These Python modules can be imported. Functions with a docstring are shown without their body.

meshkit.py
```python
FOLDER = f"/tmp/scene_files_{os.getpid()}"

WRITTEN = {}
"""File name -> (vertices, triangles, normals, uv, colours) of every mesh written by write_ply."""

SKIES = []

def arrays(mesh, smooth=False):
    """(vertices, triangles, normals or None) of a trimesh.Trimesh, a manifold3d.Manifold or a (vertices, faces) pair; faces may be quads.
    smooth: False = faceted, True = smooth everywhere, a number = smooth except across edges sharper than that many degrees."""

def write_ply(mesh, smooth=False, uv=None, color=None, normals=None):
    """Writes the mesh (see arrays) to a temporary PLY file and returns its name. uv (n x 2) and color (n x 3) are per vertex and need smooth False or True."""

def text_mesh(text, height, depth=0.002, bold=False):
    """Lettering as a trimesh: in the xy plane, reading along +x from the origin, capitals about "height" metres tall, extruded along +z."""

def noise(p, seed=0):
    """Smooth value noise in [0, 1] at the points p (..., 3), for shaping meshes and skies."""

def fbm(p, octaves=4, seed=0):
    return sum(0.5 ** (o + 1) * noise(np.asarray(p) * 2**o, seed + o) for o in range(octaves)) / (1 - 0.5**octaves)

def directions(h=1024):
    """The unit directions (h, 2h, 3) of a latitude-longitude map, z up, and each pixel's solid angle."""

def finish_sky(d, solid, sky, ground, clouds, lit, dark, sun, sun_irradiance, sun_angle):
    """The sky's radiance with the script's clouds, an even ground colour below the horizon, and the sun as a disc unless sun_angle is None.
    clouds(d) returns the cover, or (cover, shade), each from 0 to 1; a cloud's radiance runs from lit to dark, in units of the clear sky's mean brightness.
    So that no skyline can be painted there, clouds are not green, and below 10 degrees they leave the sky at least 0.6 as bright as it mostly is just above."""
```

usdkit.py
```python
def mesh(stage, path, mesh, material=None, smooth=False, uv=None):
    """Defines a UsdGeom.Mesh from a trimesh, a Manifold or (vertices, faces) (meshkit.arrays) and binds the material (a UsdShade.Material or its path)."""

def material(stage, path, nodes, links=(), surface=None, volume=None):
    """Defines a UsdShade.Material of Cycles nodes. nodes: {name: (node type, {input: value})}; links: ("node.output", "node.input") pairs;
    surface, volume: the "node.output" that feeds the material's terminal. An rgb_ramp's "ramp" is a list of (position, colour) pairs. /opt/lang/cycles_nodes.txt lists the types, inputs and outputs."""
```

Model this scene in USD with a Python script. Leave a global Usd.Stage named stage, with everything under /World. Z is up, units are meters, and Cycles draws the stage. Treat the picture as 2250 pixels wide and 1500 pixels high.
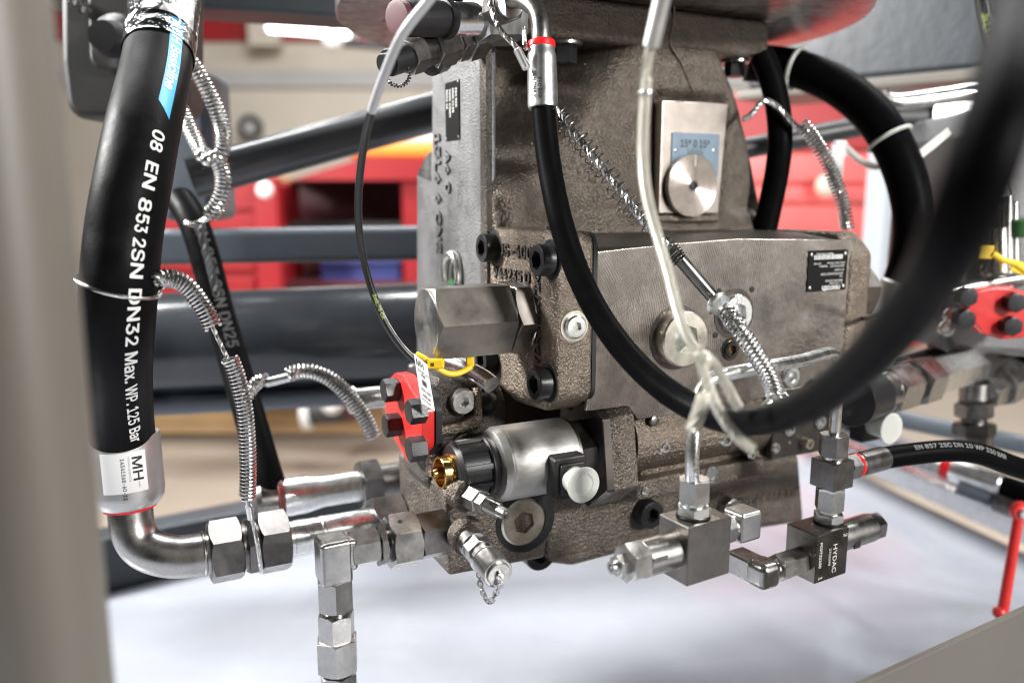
import math, random, numpy as np, trimesh, manifold3d as m3, usdkit, meshkit
from shapely.geometry import Polygon, box as sbox, Point
from pxr import Usd, UsdGeom, UsdLux, UsdShade, Gf, Sdf
random.seed(4); rng = np.random.default_rng(4)
V = lambda *a: np.array(a, float)

# ------------------------------------------------------------------ stage, camera, light
stage = Usd.Stage.CreateInMemory()
UsdGeom.SetStageUpAxis(stage, UsdGeom.Tokens.z); UsdGeom.SetStageMetersPerUnit(stage, 1.0)
UsdGeom.Xform.Define(stage, '/World'); UsdGeom.Scope.Define(stage, '/World/Looks')
FPX = 1800.0; PIT = math.radians(9.86); C = V(0, 0, 1.0)
FW = V(0, math.cos(PIT), -math.sin(PIT)); RT = V(1, 0, 0); UP = np.cross(RT, FW)
cam = UsdGeom.Camera.Define(stage, '/World/camera')
M = np.eye(4); M[0, :3] = RT; M[1, :3] = UP; M[2, :3] = -FW; M[3, :3] = C
cam.AddTransformOp().Set(Gf.Matrix4d(M.tolist()))
cam.CreateHorizontalApertureAttr(36.0); cam.CreateVerticalApertureAttr(36.0 * 682 / 1024)
cam.CreateFocalLengthAttr(36.0 * FPX / 2250); cam.CreateClippingRangeAttr(Gf.Vec2f(0.02, 100))
cam.CreateFocusDistanceAttr(0.60); cam.CreateFStopAttr(3.2)
cam.CreateExposureAttr(0.2)

def ray(x, y): return FW + (x - 1125) / FPX * RT - (y - 750) / FPX * UP
def P(x, y, d): return C + d * ray(x, y)                       # a point seen at that place, d metres in front of the lens
def proj(p):
    v = p - C; d = v @ FW; return 1125 + FPX * (v @ RT) / d, 750 - FPX * (v @ UP) / d, d
Z3 = V(0, 0, 1)
def yaw(deg):
    a = math.radians(deg); r = V(math.sin(a), math.cos(a), 0); return r, V(r[1], -r[0], 0)
R, F = yaw(63.3); U = Z3                                       # the pump's own axes: right, front, up
O = P(1300, 720, .62)
def L(r, f, u): return O + R * r + F * f + U * u
def hit(x, y, n, c):
    q = ray(x, y); return C + q * ((c - (C - O) @ n) / (q @ n))
def front(x, y, f=0.0): p = hit(x, y, F, f) - O; return V(p @ R, p @ U)
def side(x, y, r): p = hit(x, y, R, r) - O; return V(p @ F, p @ U)
def along(p, a, x):                                            # where the line p + s a crosses the column x
    v = p - C; k = (x - 1125) / FPX
    s = (k * (v @ FW) - v @ RT) / (a @ RT - k * (a @ FW)); return p + a * s

def rect_light(name, pos, target, w, h, power, color=(1, 1, 1)):
    l = UsdLux.RectLight.Define(stage, '/World/' + name)
    z = -(V(*target) - V(*pos)); z /= np.linalg.norm(z)
    x = np.cross(Z3, z) if abs(z[2]) < .999 else V(1, 0, 0); x /= np.linalg.norm(x); y = np.cross(z, x)
    m = np.eye(4); m[0, :3] = x; m[1, :3] = y; m[2, :3] = z; m[3, :3] = pos
    l.AddTransformOp().Set(Gf.Matrix4d(m.tolist()))
    l.CreateWidthAttr(w); l.CreateHeightAttr(h); l.CreateIntensityAttr(power); l.CreateColorAttr(Gf.Vec3f(*color)); l.CreateNormalizeAttr(False)
dome = UsdLux.DomeLight.Define(stage, '/World/dome')
UsdShade.MaterialBindingAPI.Apply(dome.GetPrim()).Bind(usdkit.material(stage, '/World/Looks/room_air', {'b': ('background_shader', {'color': (.95, .97, 1.0), 'strength': .03})}, surface='b.background'))
# hall lamps: rows of ceiling strips behind the rig, a window side on the left, a weaker lamp on the right
for k, (x, y) in enumerate([(-1.5, 1.5), (.3, 1.9), (2.0, 1.6), (-.8, 3.8), (1.6, 3.8)]):
    rect_light('ceiling_lamp_%03d' % k, (x, y, 3.4), (x, y, 0), 1.5, .28, 52)
rect_light('left_lamp', (-1.75, .75, 1.95), (.1, .75, 1.0), .34, .5, 240, (1, .99, .97))
rect_light('right_lamp', (1.8, -.35, 1.2), (.2, .7, 1.05), 1.3, 1.1, 2.1, (1, .985, .96))
rect_light('upper_lamp', (1.45, -.75, 1.62), (.2, .7, 1.05), .24, .24, 260, (1, .985, .96))

# ------------------------------------------------------------------ materials
MAT = {}
def mat(name, col, rough=.5, metal=0., bump=None, var=0., vscale=40., rvar=0., rings=None, emit=None, trans=0., coat=0., dust=None, spec=None, ior=None):
    n = {'g': ('geometry', {}), 'p': ('principled_bsdf', {'base_color': col, 'roughness': rough, 'metallic': metal})}; l = []
    if spec is not None: n['p'][1]['specular_ior_level'] = spec
    if ior is not None: n['p'][1]['ior'] = ior
    if coat: n['p'][1]['coat_weight'] = coat; n['p'][1]['coat_roughness'] = .12
    if trans: n['p'][1]['transmission_weight'] = trans; n['p'][1]['ior'] = 1.4
    if emit: n['p'][1]['emission_color'] = emit[0]; n['p'][1]['emission_strength'] = emit[1]
    if var or rvar:
        n['nv'] = ('noise_texture', {'scale': vscale, 'detail': 5., 'roughness': .6}); l.append(('g.position', 'nv.vector'))
    if var:
        n['rv'] = ('rgb_ramp', {'ramp': [(.3, tuple(c * (1 - var) for c in col)), (.7, tuple(min(1, c * (1 + var)) for c in col))]})
        l += [('nv.fac', 'rv.fac'), ('rv.color', 'p.base_color')]
    if rvar:
        n['rr'] = ('map_range', {'from_min': .3, 'from_max': .7, 'to_min': rough - rvar, 'to_max': rough + rvar, 'clamp': True}); l += [('nv.fac', 'rr.value'), ('rr.result', 'p.roughness')]
    last = None
    if rings:                                                   # (centre, period, depth, distortion): turning or milling marks about a centre
        c, per, dep, dis = rings
        n['rs'] = ('vector_math', {'math_type': 'subtract', 'vector2': tuple(c)})
        n['rw'] = ('wave_texture', {'wave_type': 'rings', 'rings_direction': 'spherical', 'scale': math.pi / 10 / per, 'distortion': dis, 'detail': 2., 'detail_scale': 1.5})
        n['rb'] = ('bump', {'strength': 1., 'distance': dep}); l += [('g.position', 'rs.vector1'), ('rs.vector', 'rw.vector'), ('rw.fac', 'rb.height')]; last = 'rb.normal'
    for i, (sc, dist) in enumerate(bump or []):
        n['bn%d' % i] = ('noise_texture', {'scale': sc, 'detail': 3., 'roughness': .55}); n['bb%d' % i] = ('bump', {'strength': 1., 'distance': dist})
        l += [('g.position', 'bn%d.vector' % i), ('bn%d.fac' % i, 'bb%d.height' % i)]
        if last: l.append((last, 'bb%d.normal' % i))
        last = 'bb%d.normal' % i
    if last: l.append((last, 'p.normal'))
    MAT[name] = usdkit.material(stage, '/World/Looks/' + name, n, l, surface='p.BSDF'); return name
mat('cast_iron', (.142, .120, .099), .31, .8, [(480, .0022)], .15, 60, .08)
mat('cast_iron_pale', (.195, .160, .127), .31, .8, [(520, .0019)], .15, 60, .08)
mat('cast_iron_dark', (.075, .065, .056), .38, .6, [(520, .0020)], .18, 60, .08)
mat('cast_grey', (.17, .168, .17), .45, .6, [(560, .0010)], .12, 60, .08)
mat('milled_face', (.42, .378, .342), .25, 1., [(900, .00008)], .12, 30, .06, rings=(L(-.10, 0, -.03), .0021, .00022, 1.2))
mat('milled_pad', (.45, .40, .36), .34, 1., [(900, .00008)], .08, 30, .05, rings=(L(.2, -.115, -.25), .0019, .00015, .8))
mat('machined_dark', (.10, .088, .078), .3, .8, [(900, .00006)], .15, 40, .06)
mat('steel', (.42, .41, .395), .30, 1., [(700, .00006)], .12, 60, .07)
mat('steel_bright', (.66, .655, .64), .22, 1., [(700, .00004)], .08, 60, .06)
mat('steel_dark', (.21, .20, .193), .32, 1., [(800, .00006)], .15, 60, .07)
mat('steel_block', (.19, .175, .158), .33, 1., [(1400, .00008)], .18, 50, .07)
mat('zinc_yellow', (.64, .605, .52), .30, 1., None, .1, 60, .05)
mat('zinc', (.74, .75, .73), .27, 1., [(500, .00005)], .1, 80, .06)
mat('oxide', (.022, .022, .024), .34, .3, [(700, .0001)], .2, 60, .06)
mat('oxide_hole', (.006, .006, .006), .6)
mat('rubber', (.0045, .0045, .005), .45, 0, [(500, .00012)], .25, 70, .08, ior=1.14)
mat('rubber_matte', (.0035, .0035, .004), .42, 0, [(600, .00012)], .2, 70, .06, ior=1.09)
mat('rubber_grey', (.035, .035, .037), .42, 0, None, .2, 40, .06)
mat('brass', (.80, .52, .20), .2, 1., None, .08, 90, .05)
mat('red_paint', (.62, .025, .022), .34, 0, [(60, .0006)], .08, 30, .04, coat=.3)
mat('red_ring', (.70, .01, .015), .35, 0)
mat('red_brown', (.19, .035, .028), .4, 0)
mat('plastic_black', (.014, .014, .015), .38, 0, [(900, .0001)], .1, 80)
mat('plastic_matte', (.016, .0155, .015), .5, 0, [(900, .0001)], .1, 80)
mat('cap_plastic', (.78, .79, .73), .38, 0, None, .04, 60, 0, trans=.35)
mat('alu', (.74, .75, .76), .33, 1., None, .06, 60, .06)
mat('cap_steel', (.36, .33, .295), .36, 1., [(1400, .00006)], .12, 50, .05)
mat('slant_grey', (.06, .064, .07), .32, 0, None, .1, 9, .05, coat=.4)
mat('scale_blue', (.15, .20, .25), .38, .6, None, .08, 90, .05)
mat('alu_matte', (.52, .515, .50), .42, .9, [(300, .0001)], .1, 40, .06)
mat('label_white', (.80, .80, .80), .45)
mat('ink', (.015, .015, .015), .5)
mat('ink_grey', (.20, .20, .20), .5)
mat('ink_faint', (.07, .07, .07), .5)
mat('ink_white', (.72, .72, .70), .55)
mat('ink_yellow', (.50, .58, .12), .5)
mat('strip_blue', (.035, .33, .66), .4)
mat('nameplate_black', (.006, .006, .006), .5, spec=.15)
mat('yellow', (.85, .56, .02), .4)
mat('post_paint', (.115, .104, .086), .45, 0, [(900, .0001)], .05, 8)
mat('beam_paint', (.022, .028, .035), .42, 0, [(40, .0006)], .1, 6, .05)
mat('column_paint', (.10, .118, .14), .4, 0, None, .08, 10)
mat('pipe_paint', (.022, .025, .03), .26, 0, [(30, .0005)], .1, 9, .05, coat=.5)
mat('floor_paint', (.37, .315, .255), .42, 0, [(8, .002)], .10, 2.2, .1)
mat('tray_paint', (.262, .274, .308), .17, 0, [(6, .004)], .12, 3., .08)
mat('wall_cream', (.55, .50, .42), .7, 0, None, .05, 2)
mat('wall_grey', (.42, .41, .40), .7)
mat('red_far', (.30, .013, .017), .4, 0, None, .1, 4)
mat('red_pink', (.66, .085, .08), .32, 0, None, .06, 3, coat=.3)
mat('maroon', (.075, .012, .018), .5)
mat('orange', (.85, .27, .03), .4)
mat('blue_far', (.04, .055, .22), .5)
mat('pale_grey', (.36, .39, .42), .5)
mat('white_far', (.80, .80, .80), .5)
mat('tan', (.46, .30, .15), .7, 0, None, .12, 6)
mat('dark_far', (.03, .03, .033), .5)
mat('lamp_glow', (1, 1, 1), .5, emit=((1, 1, 1), 6.))
mat('green_far', (.03, .12, .035), .5)
mat('rope_white', (.50, .48, .41), .38, .35, None, .15, 120)
mat('cable_black', (.016, .016, .016), .28, 0)
mat('cable_grey', (.38, .38, .39), .3, 0)
n = {'a': ('transparent_bsdf', {'color': (.97, .97, .97)}), 'b': ('glossy_bsdf', {'color': (.9, .9, .9), 'roughness': .12}), 'f': ('fresnel', {'IOR': 1.9}), 'm': ('mix_closure', {}),
     'g': ('geometry', {}), 'n': ('noise_texture', {'scale': 160., 'detail': 3.}), 'k': ('bump', {'distance': .002, 'strength': 1.})}
MAT['film'] = usdkit.material(stage, '/World/Looks/film', n, [('g.position', 'n.vector'), ('n.fac', 'k.height'), ('k.normal', 'b.normal'), ('k.normal', 'f.normal'), ('f.fac', 'm.fac'), ('a.BSDF', 'm.closure1'), ('b.BSDF', 'm.closure2')], surface='m.closure')

# ------------------------------------------------------------------ things and parts
used = {}
def numbered(path):
    k = used.get(path, -1) + 1; used[path] = k
    return path if k == 0 else '%s_%03d' % (path, k)
class Thing:
    all = []
    def __init__(s, name, label, cat, group=None, kind=None):
        s.path = numbered('/World/' + name); s.meta = dict(label=label, category=cat, group=group, kind=kind); s.parts = []; Thing.all.append(s)
    def add(s, name, mesh, m, parent=None, label=None, smooth=32):
        path = numbered((parent or s.path) + '/' + name); s.parts.append((path, mesh, m, label, smooth)); return path
    def flush(s):
        data = [(p, *usdkit_arrays(me, sm), m, lab, sm) for p, me, m, lab, sm in s.parts]
        vs = np.vstack([d[1] for d in data]); lo, hi = vs.min(0), vs.max(0); base = V((lo[0] + hi[0]) / 2, (lo[1] + hi[1]) / 2, lo[2])
        x = UsdGeom.Xform.Define(stage, s.path); x.AddTranslateOp().Set(Gf.Vec3d(*base.tolist()))
        for k, v in s.meta.items():
            if v: x.GetPrim().SetCustomDataByKey(k, v)
        for p, v, f, m, lab, sm in data:
            q = usdkit.mesh(stage, p, (v - base, f), MAT[m], smooth=sm)
            if lab: q.GetPrim().SetCustomDataByKey('label', lab)
def usdkit_arrays(me, sm):
    v, f, _ = meshkit.arrays(me, False); return np.asarray(v, float), f
def single(name, mesh, m, label, cat=None, group=None, kind=None, smooth=32):
    v, f = usdkit_arrays(mesh, smooth); lo, hi = v.min(0), v.max(0); base = V((lo[0] + hi[0]) / 2, (lo[1] + hi[1]) / 2, lo[2])
    q = usdkit.mesh(stage, numbered('/World/' + name), (v - base, f), MAT[m], smooth=smooth); q.AddTranslateOp().Set(Gf.Vec3d(*base.tolist()))
    for k, w in dict(label=label, category=cat, group=group, kind=kind).items():
        if w: q.GetPrim().SetCustomDataByKey(k, w)

# ------------------------------------------------------------------ mesh helpers
def unit(a): a = np.asarray(a, float); return a / np.linalg.norm(a)
def basis(a, hint=None):
    a = unit(a); h = unit(hint) if hint is not None else (Z3 if abs(a[2]) < .9 else V(1, 0, 0))
    x = h - a * (h @ a)
    if np.linalg.norm(x) < 1e-6: x = V(.3, .9, .1) - a * (V(.3, .9, .1) @ a)
    x = unit(x); return x, np.cross(a, x), a
def place(mesh, o, X, Y, Z):
    v, f, _ = meshkit.arrays(mesh, False); w = o + v[:, :1] * X + v[:, 1:2] * Y + v[:, 2:3] * Z
    if np.dot(np.cross(X, Y), Z) < 0: f = f[:, ::-1]
    return trimesh.Trimesh(w, f, process=False)
def cat(*ms):
    out = []
    for m in ms:
        v, f, _ = meshkit.arrays(m, False); out.append(trimesh.Trimesh(v, f, process=False))
    return trimesh.util.concatenate(out)
def hullm(pts): return trimesh.Trimesh(np.asarray(pts)).convex_hull if False else trimesh.convex.convex_hull(np.asarray(pts))
def rbox(o, X, Y, Z, lo, hi, b=.001, n=1):
    lo, hi = V(*lo), V(*hi); b = min(b, .45 * (hi - lo).min()); pts = []
    for sx in (0, 1):
        for sy in (0, 1):
            for sz in (0, 1):
                s = V(sx, sy, sz); c = np.where(s > 0, hi - b, lo + b); d = np.where(s > 0, 1., -1.)
                if n == 1:
                    for k in range(3): e = np.zeros(3); e[k] = 1; pts.append(c + d * e * b)
                else:
                    for i in range(n + 1):
                        for j in range(n + 1):
                            t, p = i / n * math.pi / 2, j / n * math.pi / 2
                            pts.append(c + d * b * V(math.cos(t) * math.cos(p), math.cos(t) * math.sin(p), math.sin(t)))
    h = hullm(pts); return place(h, o, X, Y, Z)
def pbox(lo, hi, b=.001, n=1): return rbox(O, R, F, U, lo, hi, b, n)     # box in the pump's axes
def lathe(o, a, prof, n=36, hint=None):
    X, Y, Z = basis(a, hint); v = []; f = []; prof = [(float(t), float(r)) for t, r in prof]
    ang = np.linspace(0, 2 * math.pi, n, endpoint=False)
    for t, r in prof:
        v.append(o + Z * t + np.outer(np.cos(ang) * r, X) + np.outer(np.sin(ang) * r, Y))
    k = len(prof)
    for i in range(k - 1):
        for j in range(n):
            a0, a1, b0, b1 = i * n + j, i * n + (j + 1) % n, (i + 1) * n + j, (i + 1) * n + (j + 1) % n
            f += [(a0, a1, b1), (a0, b1, b0)]
    v = np.vstack(v); base = len(v); extra = []
    if prof[0][1] > 1e-7:
        extra.append(o + Z * prof[0][0]); f += [(base, (j + 1) % n, j) for j in range(n)]; base += 1
    if prof[-1][1] > 1e-7:
        extra.append(o + Z * prof[-1][0]); q = (k - 1) * n; f += [(base, q + j, q + (j + 1) % n) for j in range(n)]
    if extra: v = np.vstack([v, extra])
    return trimesh.Trimesh(v, np.array(f), process=False)
def cyl(p, q, r, n=36, b=0.): 
    h = np.linalg.norm(q - p); return lathe(p, q - p, [(0, r - b), (b, r), (h - b, r), (h, r - b)] if b else [(0, r), (h, r)], n)
def ringm(o, a, t0, t1, ri, ro, n=40, b=0.0006):
    return lathe(o, a, [(t0, ri), (t0, ro - b), (t0 + b, ro), (t1 - b, ro), (t1, ro - b), (t1, ri), (t0, ri)], n)
def mani(o, a, m, hint=None): X, Y, Z = basis(a, hint); return place(m, o, X, Y, Z)
def hexcs(af, rot=0.): return m3.CrossSection([[(af / math.sqrt(3) * math.cos(math.radians(60 * k + rot)), af / math.sqrt(3) * math.sin(math.radians(60 * k + rot))) for k in range(6)]])
def hexm(length, af, c0=True, c1=True, rot=0., slope=.55):
    ro = af / math.sqrt(3) * 1.001; ri = af / 2 * .97; d = (ro - ri) * slope
    prof = [(0, 0), (ri if c0 else ro, 0), (ro, d if c0 else 0), (ro, length - d if c1 else length), (ri if c1 else ro, length), (0, length)]
    pp = [prof[0]]
    for q in prof[1:]:
        if abs(q[0] - pp[-1][0]) + abs(q[1] - pp[-1][1]) > 1e-9: pp.append(q)
    return hexcs(af, rot).extrude(length) ^ m3.CrossSection([pp]).revolve(64)
def hexn(o, a, length, af, hint=None, c0=True, c1=True, rot=0., slope=.55): return mani(o, a, hexm(length, af, c0, c1, rot, slope), hint)
def socket_bolt(o, a, h, r, hexr=None, n=40, rot=0., hint=None):
    b = r * .1; hexr = hexr or r * .95
    body = m3.CrossSection([[(0, 0), (r, 0), (r, h - b), (r - b * .4, h - b * .25), (r - b, h), (0, h)]]).revolve(n)
    return mani(o, a, body - hexcs(hexr, rot).extrude(h).translate([0, 0, h * .35]), hint)
def plug(o, a, h, r, hx, depth=None, n=56, b=.0012, hint=None, rot=10):
    body = m3.CrossSection([[(0, 0), (r, 0), (r, h - b), (r - b, h), (0, h)]]).revolve(n); d = depth or h * .8
    return mani(o, a, body - hexcs(hx, rot).extrude(d + .01).translate([0, 0, h - d]), hint)
def spline(pts, n=40):
    p = np.asarray(pts, float)
    if len(p) < 3: return np.array([p[0] + (p[-1] - p[0]) * t for t in np.linspace(0, 1, n)])
    from scipy.interpolate import CubicSpline
    d = np.r_[0, np.cumsum(np.sqrt(np.linalg.norm(np.diff(p[:, :3], axis=0), axis=1)))]
    return CubicSpline(d, p)(np.linspace(0, d[-1], n))
def frames(p):
    t = np.gradient(p, axis=0); t /= np.linalg.norm(t, axis=1)[:, None]; x = basis(t[0])[0]; X = []
    for i in range(len(p)):
        x = x - t[i] * (x @ t[i]); x /= np.linalg.norm(x); X.append(x)
    X = np.array(X); return X, np.cross(t, X), t
def tube(p, r, n=14, caps=True):
    p = np.asarray(p, float); r = np.broadcast_to(np.asarray(r, float), len(p)); X, Y, T = frames(p); a = np.linspace(0, 2 * math.pi, n, endpoint=False); k = len(p)
    v = (p[:, None] + r[:, None, None] * (np.cos(a)[None, :, None] * X[:, None] + np.sin(a)[None, :, None] * Y[:, None])).reshape(-1, 3)
    i, j = np.meshgrid(np.arange(k - 1), np.arange(n), indexing='ij'); i, j = i.ravel(), j.ravel(); j2 = (j + 1) % n
    f = np.vstack([np.c_[i * n + j, i * n + j2, (i + 1) * n + j2], np.c_[i * n + j, (i + 1) * n + j2, (i + 1) * n + j]])
    if caps:
        v = np.vstack([v, p[:1], p[-1:]]); b = k * n; j = np.arange(n); f = np.vstack([f, np.c_[np.full(n, b), (j + 1) % n, j], np.c_[np.full(n, b + 1), (k - 1) * n + j, (k - 1) * n + (j + 1) % n]])
    return trimesh.Trimesh(v, f, process=False)
def coil(p, R0, rw, pitch, n=6, seg=14, phase=0.):
    p = np.asarray(p, float); d = np.r_[0, np.cumsum(np.linalg.norm(np.diff(p, axis=0), axis=1))]; turns = d[-1] / pitch; k = int(turns * seg) + 2
    s = np.linspace(0, d[-1], k); q = np.array([np.interp(s, d, p[:, i]) for i in range(3)]).T; X, Y, T = frames(p)
    Xi = np.array([np.interp(s, d, X[:, i]) for i in range(3)]).T; Yi = np.array([np.interp(s, d, Y[:, i]) for i in range(3)]).T
    R0 = np.interp(s, d, np.broadcast_to(R0, len(p))) if np.ndim(R0) else R0
    a = 2 * math.pi * s / pitch + phase
    return tube(q + (R0 * np.cos(a))[:, None] * Xi + (R0 * np.sin(a))[:, None] * Yi if np.ndim(R0) else q + R0 * (np.cos(a)[:, None] * Xi + np.sin(a)[:, None] * Yi), rw, n)
def rope(p, r, pitch=None, strands=6):
    pitch = pitch or r * 9
    return cat(*[coil(p, r * .62, r * .40, pitch, 5, 12, 2 * math.pi * k / strands) for k in range(strands)])
def pp(*q, n=40): return spline([P(*a) for a in q], n)          # curve through (x, y, depth)
def ear(poly): 
    v, f = trimesh.creation.triangulate_polygon(poly, engine='earcut'); return np.asarray(v), np.asarray(f)
def prism(poly, o, X, Y, Z, h, b=.001, n=1, both=True):          # outline (x, y) pushed along Z by h with rounded edges b
    pl = np.asarray(poly, float); pl = np.array([q for i, q in enumerate(pl) if np.linalg.norm(q - pl[i - 1]) > 1e-7]); A = 0.5 * np.sum(pl[:, 0] * np.roll(pl[:, 1], -1) - np.roll(pl[:, 0], -1) * pl[:, 1])
    if A < 0: pl = pl[::-1]
    e = np.roll(pl, -1, 0) - pl; e /= np.linalg.norm(e, axis=1)[:, None]; nn = np.c_[e[:, 1], -e[:, 0]]; m = nn + np.roll(nn, 1, 0); m /= np.maximum((m * nn).sum(1), .35)[:, None]
    lev = [(b * (1 - math.sin(t)), h - b + b * math.cos(t)) for t in np.linspace(math.pi / 2, 0, n + 1)] if b else [(0, h)]
    lev = lev[::1]
    top = [(b * (1 - math.cos(t)), h - b + b * math.sin(t)) for t in np.linspace(0, math.pi / 2, n + 1)] if b else [(0, h)]
    bot = [(i, h - z) for i, z in top[::-1]] if both and b else [(0, 0)]
    rings = bot + top; k = len(pl); v = []; f = []
    for i, z in rings: q = pl - m * i; v.append(np.c_[q, np.full(k, z)])
    for i in range(len(rings) - 1):
        for j in range(k):
            a0, a1 = i * k + j, i * k + (j + 1) % k; f += [(a0, a1, a1 + k), (a0, a1 + k, a0 + k)]
    v = np.vstack(v)
    for idx, flip in ((0, True), (len(rings) - 1, False)):
        q = v[idx * k:(idx + 1) * k]; tv, tf = ear(Polygon(q[:, :2]))
        off = len(v); v = np.vstack([v, np.c_[tv[:, :2], np.full(len(tv), q[0, 2])]])
        t = tf + off
        e1 = v[t[:, 1]] - v[t[:, 0]]; e2 = v[t[:, 2]] - v[t[:, 0]]; up = np.cross(e1, e2)[:, 2] > 0
        want = not flip; t = np.where((up == want)[:, None], t, t[:, ::-1]); f += [tuple(x) for x in t]
    return place((v, np.array(f)), o, X, Y, Z)
def rrect(x0, y0, x1, y1, r, q=6): return list(sbox(x0 + r, y0 + r, x1 - r, y1 - r).buffer(r, quad_segs=q).exterior.coords)[:-1]
def rpoly(pts, r, q=5): return list(Polygon(pts).buffer(-r, join_style=2).buffer(r, quad_segs=q).exterior.coords)[:-1]
def text(s, o, X, Y, h, depth=.0003, bold=False, center=False, sx=1.):
    t = meshkit.text_mesh(s, h, depth, bold); v = np.array(t.vertices); v[:, 0] *= sx
    if center: v[:, 0] -= (v[:, 0].min() + v[:, 0].max()) / 2
    X, Y = unit(X), unit(Y); return place((v, np.array(t.faces)), o, X, Y, np.cross(X, Y))
def wrap(mesh2, path, rad, s0, ang0, sgn=-1.):                     # lays flat (x along, y around) geometry onto a hose
    t = trimesh.Trimesh(np.array(mesh2.vertices), np.array(mesh2.faces), process=False)
    v, f = trimesh.remesh.subdivide_to_size(t.vertices, t.faces, max_edge=.004, max_iter=8)
    d = np.r_[0, np.cumsum(np.linalg.norm(np.diff(path, axis=0), axis=1))]; T = np.gradient(path, axis=0); T /= np.linalg.norm(T, axis=1)[:, None]
    s = s0 + v[:, 0]; q = np.array([np.interp(s, d, path[:, i]) for i in range(3)]).T; t_ = np.array([np.interp(s, d, T[:, i]) for i in range(3)]).T
    t_ /= np.linalg.norm(t_, axis=1)[:, None]; view = C - q; A = view - t_ * (view * t_).sum(1)[:, None]; A /= np.linalg.norm(A, axis=1)[:, None]; B = np.cross(t_, A) * sgn
    th = ang0 + v[:, 1] / rad; rr = rad + v[:, 2]
    return trimesh.Trimesh(q + rr[:, None] * (np.cos(th)[:, None] * A + np.sin(th)[:, None] * B), f, process=False)
# ------------------------------------------------------------------ the setting: floor, back wall, drip tray
EX, EY, EZ = V(1, 0, 0), V(0, 1, 0), V(0, 0, 1); O0 = V(0, 0, 0)
def W(x, y, D): q = ray(x, y); return C + q * (D / q[1])
def wbox(lo, hi, b=.002, n=1): return rbox(O0, EX, EY, EZ, lo, hi, b, n)
def wpx(x0, y0, x1, y1, D, th, b=.004, n=1):                     # upright box whose front stands at world y = D
    a, c = W(x0, y1, D), W(x1, y0, D); return wbox((min(a[0], c[0]), D, min(a[2], c[2])), (max(a[0], c[0]), D + th, max(a[2], c[2])), b, n)
def sheet(x0, x1, y0, y1, z, k=1): return trimesh.Trimesh([(x0, y0, z), (x1, y0, z), (x1, y1, z), (x0, y1, z)], [(0, 1, 2), (0, 2, 3)], process=False)
single('floor', sheet(-9, 9, -4, 9, 0), 'floor_paint', 'cream painted workshop floor', kind='structure')
t = Thing('workshop_wall', 'cream workshop wall far behind the rig with grey and red bands', 'wall')
t.add('wall_panel', wbox((-8, 6.2, 0), (8, 6.35, 4.2)), 'wall_cream')
t.add('grey_band', wbox((-8, 6.17, W(700, 193, 6.2)[2]), (8, 6.197, W(700, 156, 6.2)[2])), 'wall_grey')
t.add('skirting', wbox((-8, 6.16, 0), (8, 6.197, .14)), 'dark_far')
t.add('red_band', wbox((-8, 6.17, W(600, 92, 6.2)[2]), (8, 6.197, W(600, 14, 6.2)[2])), 'red_far')
t.add('cream_pilaster', wpx(545, 8, 608, 100, 6.05, .11), 'wall_cream')
t = Thing('ceiling_light', 'glowing white tube lamp below the red wall band', 'light')
a, c = W(592, 48, 4.6), W(770, 62, 4.6)
t.add('diffuser', cyl(a, c, .052, 20), 'lamp_glow'); t.add('end_cap', cyl(a - unit(c - a) * .03, a, .056, 20), 'white_far'); t.add('end_cap', cyl(c, c + unit(c - a) * .03, .056, 20), 'white_far')
t = Thing('junction_box', 'small blurred white round junction box on the wall beside the lamp', 'box')
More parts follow.
